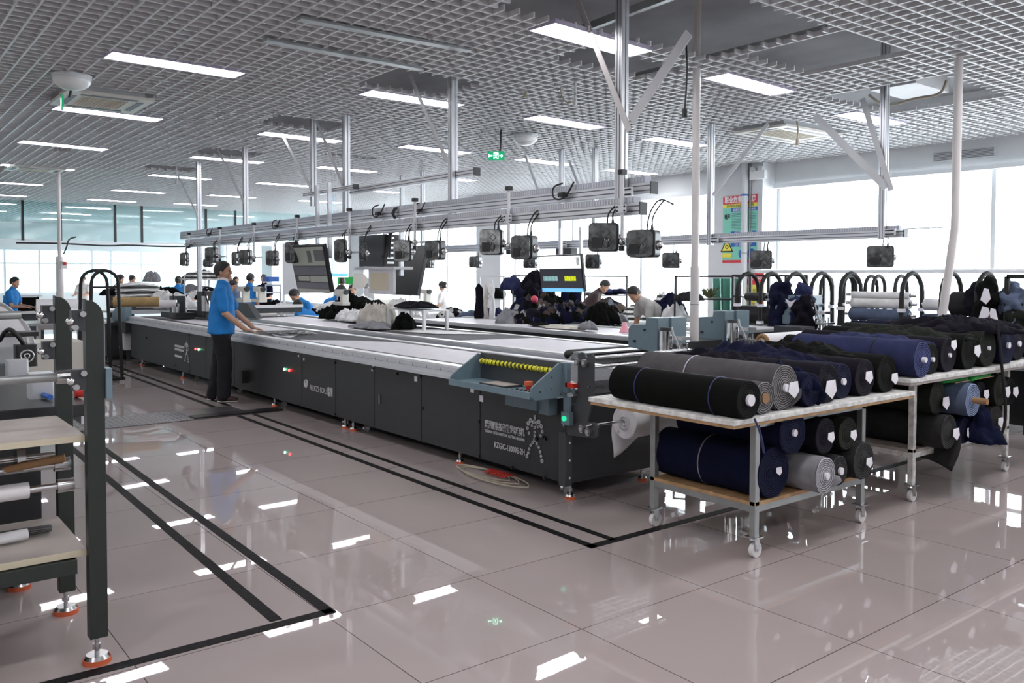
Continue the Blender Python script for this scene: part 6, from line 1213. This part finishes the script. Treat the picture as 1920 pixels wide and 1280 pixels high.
lump((.45, 2.58, .95), .6, .11, 'c_navy', 'crumpled navy cloth beside the big grey roll', seed=14, flat=.8, group=g, wr=.45, name='loose_cloth', cat='cloth'); lump((.05, 4.2, 1.08), .8, .15, 'c_denim', 'crumpled denim over the right table rolls', seed=15, flat=.2, group=g, wr=.3, name='loose_cloth', cat='cloth'); lump((.25, 4.5, 1.12), .8, .16, 'c_olive', 'dark green cloth spread over the right table rolls', seed=16, flat=.3, group=g, wr=.3, name='loose_cloth', cat='cloth'); lump((.5, 4.95, 1.16), .8, .2, 'c_bk2', 'black cloth spread over the rolls at the far right', seed=17, flat=.3, group=g, wr=.3, name='loose_cloth', cat='cloth')
lump((.66, 4.62, .45), .5, .15, 'c_navy', 'crumpled navy cloth hanging on the right lower shelf', seed=18, flat=.8, group=g, wr=.45, name='loose_cloth', cat='cloth')
# fusing machine, boards, signs
t = thing('pressing_machine', 'beige machine with slanted hood between the hanging screens', 'machine', at(680, 600, 18)); a = at(662, 514, 18); X = Vector((FR[0], FR[1], 0)); nv = Vector((FA[0], FA[1], 0)); k = 18/F
def L2(u, v): return a+X*((u-662)*k)+Vector((0, 0, -(v-514)*k))
MB().prism([L2(660, 540), L2(664, 513), L2(680, 512), L2(706, 538), L2(700, 548), L2(688, 530), L2(682, 540)], nv*.5).build('hood', 'offwhite', t); MB().prism([L2(682, 540), L2(698, 541), L2(702, 560), L2(682, 560)], nv*.4).build('side_body', 'wallgrey', t); q = L2(690, 560); MB().b2((q.x-.35, q.y, 0), (q.x+.35, q.y+.5, q.z)).build('base_cabinet', 'offwhite', t)
t = thing('notice_board', 'pale notice board behind the left hanging screen', 'notice board', at(545, 500, 21)); a = at(530, 456, 21); b = at(556, 552, 21); d = X*((556-530)*21/F); MB().prism([a, a+d, a+d+Vector((0, 0, b.z-a.z)), a+Vector((0, 0, b.z-a.z))], nv*.05).build('board', 'wallgrey', t); MB().b2((a.x-.02, a.y, 0), (a.x+.03, a.y+.05, b.z)).build('leg', 'wallgrey', t)
a = at(622, 512, 21); d = X*(30*21/F); single('blue_sign', MB().b2((a.x, a.y, a.z-.02), (a.x+.02, a.y+.02, HC)).prism([a, a+d, a+d-Vector((0, 0, .08)), a-Vector((0, 0, .08))], nv*.02), 'screen_b', 'small blue sign hanging right of the left screen', 'sign'); a = at(632, 519, 21.5); d = X*(30*21/F); o = single('green_board', MB().b2((a.x, a.y, 0), (a.x+.03, a.y+.03, a.z)).prism([a, a+d, a+d-Vector((0, 0, .18)), a-Vector((0, 0, .18))], nv*.02), 'greenc', 'green patterned board behind the blue-clad worker', 'board')
# sewing and cutting equipment hints on the benches
def machine_small(u, v, D, label, m='offwhite'):
    c = at(u, v, D); t = thing('sewing_machine', label, 'sewing machine', c); x, y, z = c; MB().rbox((x, y, z+.03), (.40, .17, .06), .02).build('bed', m, t); MB().rbox((x+.12, y, z+.15), (.10, .14, .20), .02).build('column', m, t); MB().rbox((x-.02, y, z+.25), (.38, .11, .09), .03).build('arm', m, t); MB().cyl((x-.15, y, z+.08), (x-.15, y, z+.22), .018).build('needle_bar', 'steel', t); MB().cyl((x+.18, y, z+.25), (x+.22, y, z+.25), .05).build('hand_wheel', 'black', t)
machine_small(456, 566, 16.9, 'cream sewing machine just right of the standing man'); machine_small(486, 566, 17.3, 'cream sewing machine in front of the blue back view person'); machine_small(640, 572, 16.2, 'small white sewing machine on the long white workbench'); machine_small(795, 570, 16.9, 'white sewing machine beside the person in white')
t = thing('end_console', 'grey console wedge at the far end of the second machine', 'control console', (-10.7, 3.6, .8)); MB().prism([(-10.7, 3.56, .815), (-9.9, 3.56, .815), (-10.3, 3.56, 1.05), (-10.7, 3.56, 1.05)], (0, .1, 0)).build('cheek', 'mc2', t); MB().b2((-10.9, 3.66, .86), (-10.7, 4.7, .95)).build('cross_beam', 'mc2', t); MB().b2((-10.72, 3.66, .95), (-10.65, 4.7, 1.0)).build('upper_beam', 'white', t)
# ------------------------------------------------------------------ hoop racks with cloth rolls near the right windows
YH = 7.0
def hr(u0, u1, label, rolls, Y=YH, w=.42, zt=None):
    a = aty(u0, 512, Y); b = aty(u1, 512, Y); t, c, d, n = hoop_rack((a.x, Y, 0), (1, 0, 0), w, b.x-a.x, a.z if zt is None else zt, label, 3, 'rubber')
    for k, (z, r_, m, lab, off) in enumerate(rolls):
        q = thing('cloth_roll', lab, 'fabric roll', ((a.x+b.x)/2, Y+off, z-r_), 'cloth rolls carried by the hoop racks'); MB().cyl((a.x+.02, Y+off, z), (b.x-.02, Y+off, z), r_, n=20).build('roll', m, q); MB().cyl((a.x-.05, Y+off, z), (b.x+.05, Y+off, z), .016, n=12).build('rod', 'steel', q)
        for x in (a.x+.02, b.x-.02): MB().cyl((x-.008, Y+off, z), (x+.008, Y+off, z), r_*.55, n=16).build('core', 'black', q)
    return a, b
hr(1403, 1447, 'black hoop rack in front of the low red and yellow poster', [(1.28, .05, 'black', 'short black roll with round black end by the poster', -.05), (1.02, .06, 'c_dkgrey', 'dark roll low in the rack by the poster', 0)])
hr(1493, 1541, 'black hoop rack behind the hanging denim pile', [(1.2, .05, 'film', 'white roll in the rack behind the denim pile', 0), (1.0, .06, 'paper', 'pale roll low behind the denim pile', 0)])
hr(1596, 1711, 'widest black hoop rack, with white and blue rolls', [(1.33, .035, 'film', 'top thin white roll in the widest hoop rack', 0), (1.24, .055, 'c_white', 'second white roll in the widest hoop rack', .0), (1.12, .065, 'c_paleblue', 'pale blue roll in the middle of the widest hoop rack', -.02), (.98, .07, 'c_denim', 'denim roll in the widest hoop rack', 0), (.83, .06, 'film', 'lowest white roll in the widest hoop rack', 0), (.68, .06, 'c_brown', 'brown roll at the bottom of the widest hoop rack', 0)])
hr(1785, 1851, 'black hoop rack at the right with dark rolls', [(1.26, .12, 'c_dkgrey', 'thick dark roll hanging in the right hoop rack', 0), (1.0, .10, 'c_navy', 'navy roll low in the right hoop rack', 0), (.8, .07, 'film', 'white roll low in the right hoop rack', 0)])
a = aty(1725, 512, YH); b = aty(1772, 512, YH)
for k, (z, r_, m, lab) in enumerate(((1.24, .06, 'film', 'white roll bridging the gap left of the bent pipe'), (1.06, .09, 'c_paleblue', 'light blue cloth bridging the gap left of the bent pipe'), (.88, .07, 'c_denim', 'blue roll low behind the bent pipe'))):
    q = thing('cloth_roll', lab, 'fabric roll', ((a.x+b.x)/2, YH+.1, z-r_), 'cloth rolls carried by the hoop racks'); MB().cyl((a.x, YH+.12, z), (b.x, YH+.12, z), r_, n=20).build('roll', m, q); MB().cyl((a.x-.03, YH+.12, z), (b.x+.03, YH+.12, z), .016).build('rod', 'steel', q)
for k, u in enumerate((1588, 1634, 1690)): c = aty(u, 517, 9.0); hoop_rack((c.x-.3, 9.0, 0), (1, 0, 0), .30, .3, c.z, ['left', 'middle', 'right'][k]+' one of three thin hoop racks farther back by the window', 1)
def drape(u, v, Y, w, h, m, label, seed=0, dep=.10):
    c = aty(u, v, Y); q = MB(); q.limb([c-Vector((0, 0, h)), c-Vector((0, 0, h*.55)), c-Vector((0, 0, h*.12)), c], [(w*.42, dep*.8), (w*.52, dep), (w*.46, dep), (w*.30, dep*.7)], side=(1, 0, 0), n=22); o = q.build('draped_cloth', m); rm = o.modifiers.new('r', 'REMESH'); rm.mode = 'VOXEL'; rm.voxel_size = .025; rm.use_smooth_shade = True
    tx = bpy.data.textures.new('folds', 'CLOUDS'); tx.noise_scale = .10; d_ = o.modifiers.new('d', 'DISPLACE'); d_.texture = tx; d_.texture_coords = 'GLOBAL'; d_.strength = .17; return tag(o, label, 'draped cloth')
drape(1852, 534, 6.8, .22, .75, 'c_black', 'black cloth draped through the right-hand hoop with white paper', 1); drape(1833, 535, 6.9, .14, .5, 'c_bk2', 'black roll end bulging left of the right-hand hoop', 3)
drape(1465, 538, 6.7, .26, .62, 'c_navy2', 'dark blue denim pile hanging over the rack', 5, .14); drape(1503, 540, 6.7, .22, .40, 'c_denim', 'blue denim pile right of the dark blue one', 6, .12); drape(1510, 562, 6.6, .24, .45, 'c_bk2', 'black cloth under the blue denim pile', 7, .12); drape(1900, 545, 6.9, .3, .25, 'c_paleblue', 'blue cloth roll inside the black frame at the right edge', 8, .12); drape(1905, 575, 6.9, .3, .35, 'c_olive', 'black cloth low inside the black frame at the right edge', 9, .12)
a = aty(1472, 560, 6.5); single('white_paper', MB().prism([a, a+Vector((.06, 0, -.10)), a+Vector((.14, 0, .0)), a+Vector((.07, 0, -.03))], (0, .004, 0)), 'label', 'white paper tag on the dark blue denim pile', 'paper tag')
for u, v, s, lab in ((1849, 552, 1, 'white paper in the top of the right-hand hoop'), (1847, 590, 1.3, 'white paper low in the right-hand hoop'), (1862, 590, 1.0, 'narrow white paper at the right of the hoop')): a = aty(u, v, 6.62); single('white_paper', MB().prism([a+Vector((-.02*s, 0, .06*s)), a+Vector((-.05*s, 0, -.05*s)), a+Vector((.0, 0, -.09*s)), a+Vector((.04*s, 0, -.04*s)), a+Vector((.02*s, 0, .05*s))], (0, .004, 0)), 'label', lab, 'paper tag')
t = thing('frame_rack', 'rectangular black rack frame at the right edge', 'rack', aty(1888, 640, 6.8)); a = aty(1889, 518, 6.8); MB().bar(a, a+Vector((.9, 0, 0)), .04, .04).build('top_bar', 'rubber', t); MB().bar(a+Vector((0, .5, 0)), a+Vector((.9, .5, 0)), .04, .04).build('top_bar', 'rubber', t)
for dx in (0, .9):
    for dy in (0, .5): m_ = MB(); m_.b2((a.x+dx-.02, a.y+dy-.02, 0), (a.x+dx+.02, a.y+dy+.02, a.z)); m_.build('upright', 'rubber', t)
for k, (z, r_, m, cn) in enumerate(((.16, .15, 'c_navy', 'bottom navy'), (.46, .14, 'c_dkgrey', 'dark grey second'), (.74, .13, 'c_black', 'black third'), (1.0, .12, 'c_denim', 'denim fourth'), (1.24, .11, 'c_paleblue', 'pale blue topmost'))):  # rolls added, mostly out of view, to keep window reflections off the floor
    q = thing('cloth_roll', cn+' long roll added in the black frame at the right edge', 'fabric roll', (1.4, 7.15, z-r_), 'long rolls added to the black frame'); MB().cyl((.34, 7.1, z), (3.6, 7.1, z), r_, n=22).build('roll', m, q); MB().cyl((.32, 7.1, z), (.34, 7.1, z), .03, n=12).build('core', 'tube', q)
t = thing('added_dark_bench', 'low dark bench added under the hoop racks to block window reflections', 'bench', (-1, 7.7, 0)); MB().b2((-2.3, 7.5, .05), (.2, 8.0, .60)).build('body', 'mc', t); MB().b2((-2.35, 7.45, .60), (.25, 8.05, .64)).build('bench_top', 'wallgrey', t); [MB().b2((x, 7.52, 0), (x+.06, 7.98, .05)).build('foot', 'mc', t) for x in (-2.25, .1)]  # bench added to stop windows mirroring in the floor between the table legs
t = thing('dark_rack', 'dark metal rack holding boxes with white labels near the posters', 'rack', aty(1470, 640, 7.3)); a = aty(1382, 560, 7.3); b = aty(1520, 560, 7.3)
for z in (.45, .85, 1.28): MB().b2((a.x, 7.2, z-.02), (b.x, 7.6, z)).build('shelf', 'mc', t)
for x in (a.x, (a.x+b.x)/2, b.x):
    for y in (7.22, 7.58): MB().b2((x-.015, y-.015, 0), (x+.015, y+.015, 1.54)).build('upright', 'mc', t)
MB().b2((a.x, 7.2, 1.52), (b.x, 7.24, 1.545)).build('top_bar', 'mc', t)
for k in range(5):
    x = a.x+.12+k*(b.x-a.x-.1)/5; tq = thing('black_box', ['leftmost', 'second', 'third', 'fourth', 'rightmost'][k]+' black box with white label on the dark rack', 'box', (x, 7.3, .85), 'black boxes on the dark rack'); MB().b2((x-.1, 7.25, .855), (x+.1, 7.5, 1.15)).build('box', 'black', tq); MB().b2((x-.03, 7.246, .98), (x+.03, 7.25, 1.05)).build('label_patch', 'label', tq)
t = thing('green_roll_bundle', 'bundle of upright translucent green rolls beside the poster column', 'roll bundle', aty(1360, 600, 8.2))
for k in range(5): c = aty(1350+k*7, 522, 8.2+.1*(k % 2)); MB().cyl((c.x, c.y, 0), (c.x+.03*(k-2), c.y, c.z), .06, n=16).build('green_roll', 'plant', t)
c = aty(1330, 558, 7.9); rd = random.Random(3); m_ = MB()
for k in range(60): d = Vector((rd.uniform(-1, 1), rd.uniform(-.4, .4), rd.uniform(.1, .9))); m_.bar(c, c+d*.16, .012, .008)
o = tag(m_.build('dried_plant', mat('dry_green_stems', (.14, .15, .06), .8)), 'dry green-brown stems lying on the thin black rack', 'dried plant')
for k, (u, v, D, lab) in enumerate(((1290, 556, 11.7, 'dark cloth on the upper board of the thin black rack'),)): clump(u, v, D, .16, 'c_dkgrey', lab, seed=90)
S.view_settings.view_transform = 'Standard'; S.view_settings.look = 'None'; S.view_settings.gamma = 1; S.view_settings.use_curve_mapping = False
S.view_settings.exposure = .84
S.cycles.use_denoising = True; S.cycles.max_bounces = 7; S.cycles.diffuse_bounces = 4; S.cycles.glossy_bounces = 4; S.cycles.transparent_max_bounces = 12; S.cycles.transmission_bounces = 4
S.cycles.caustics_reflective = False; S.cycles.caustics_refractive = False; S.cycles.sample_clamp_indirect = 8
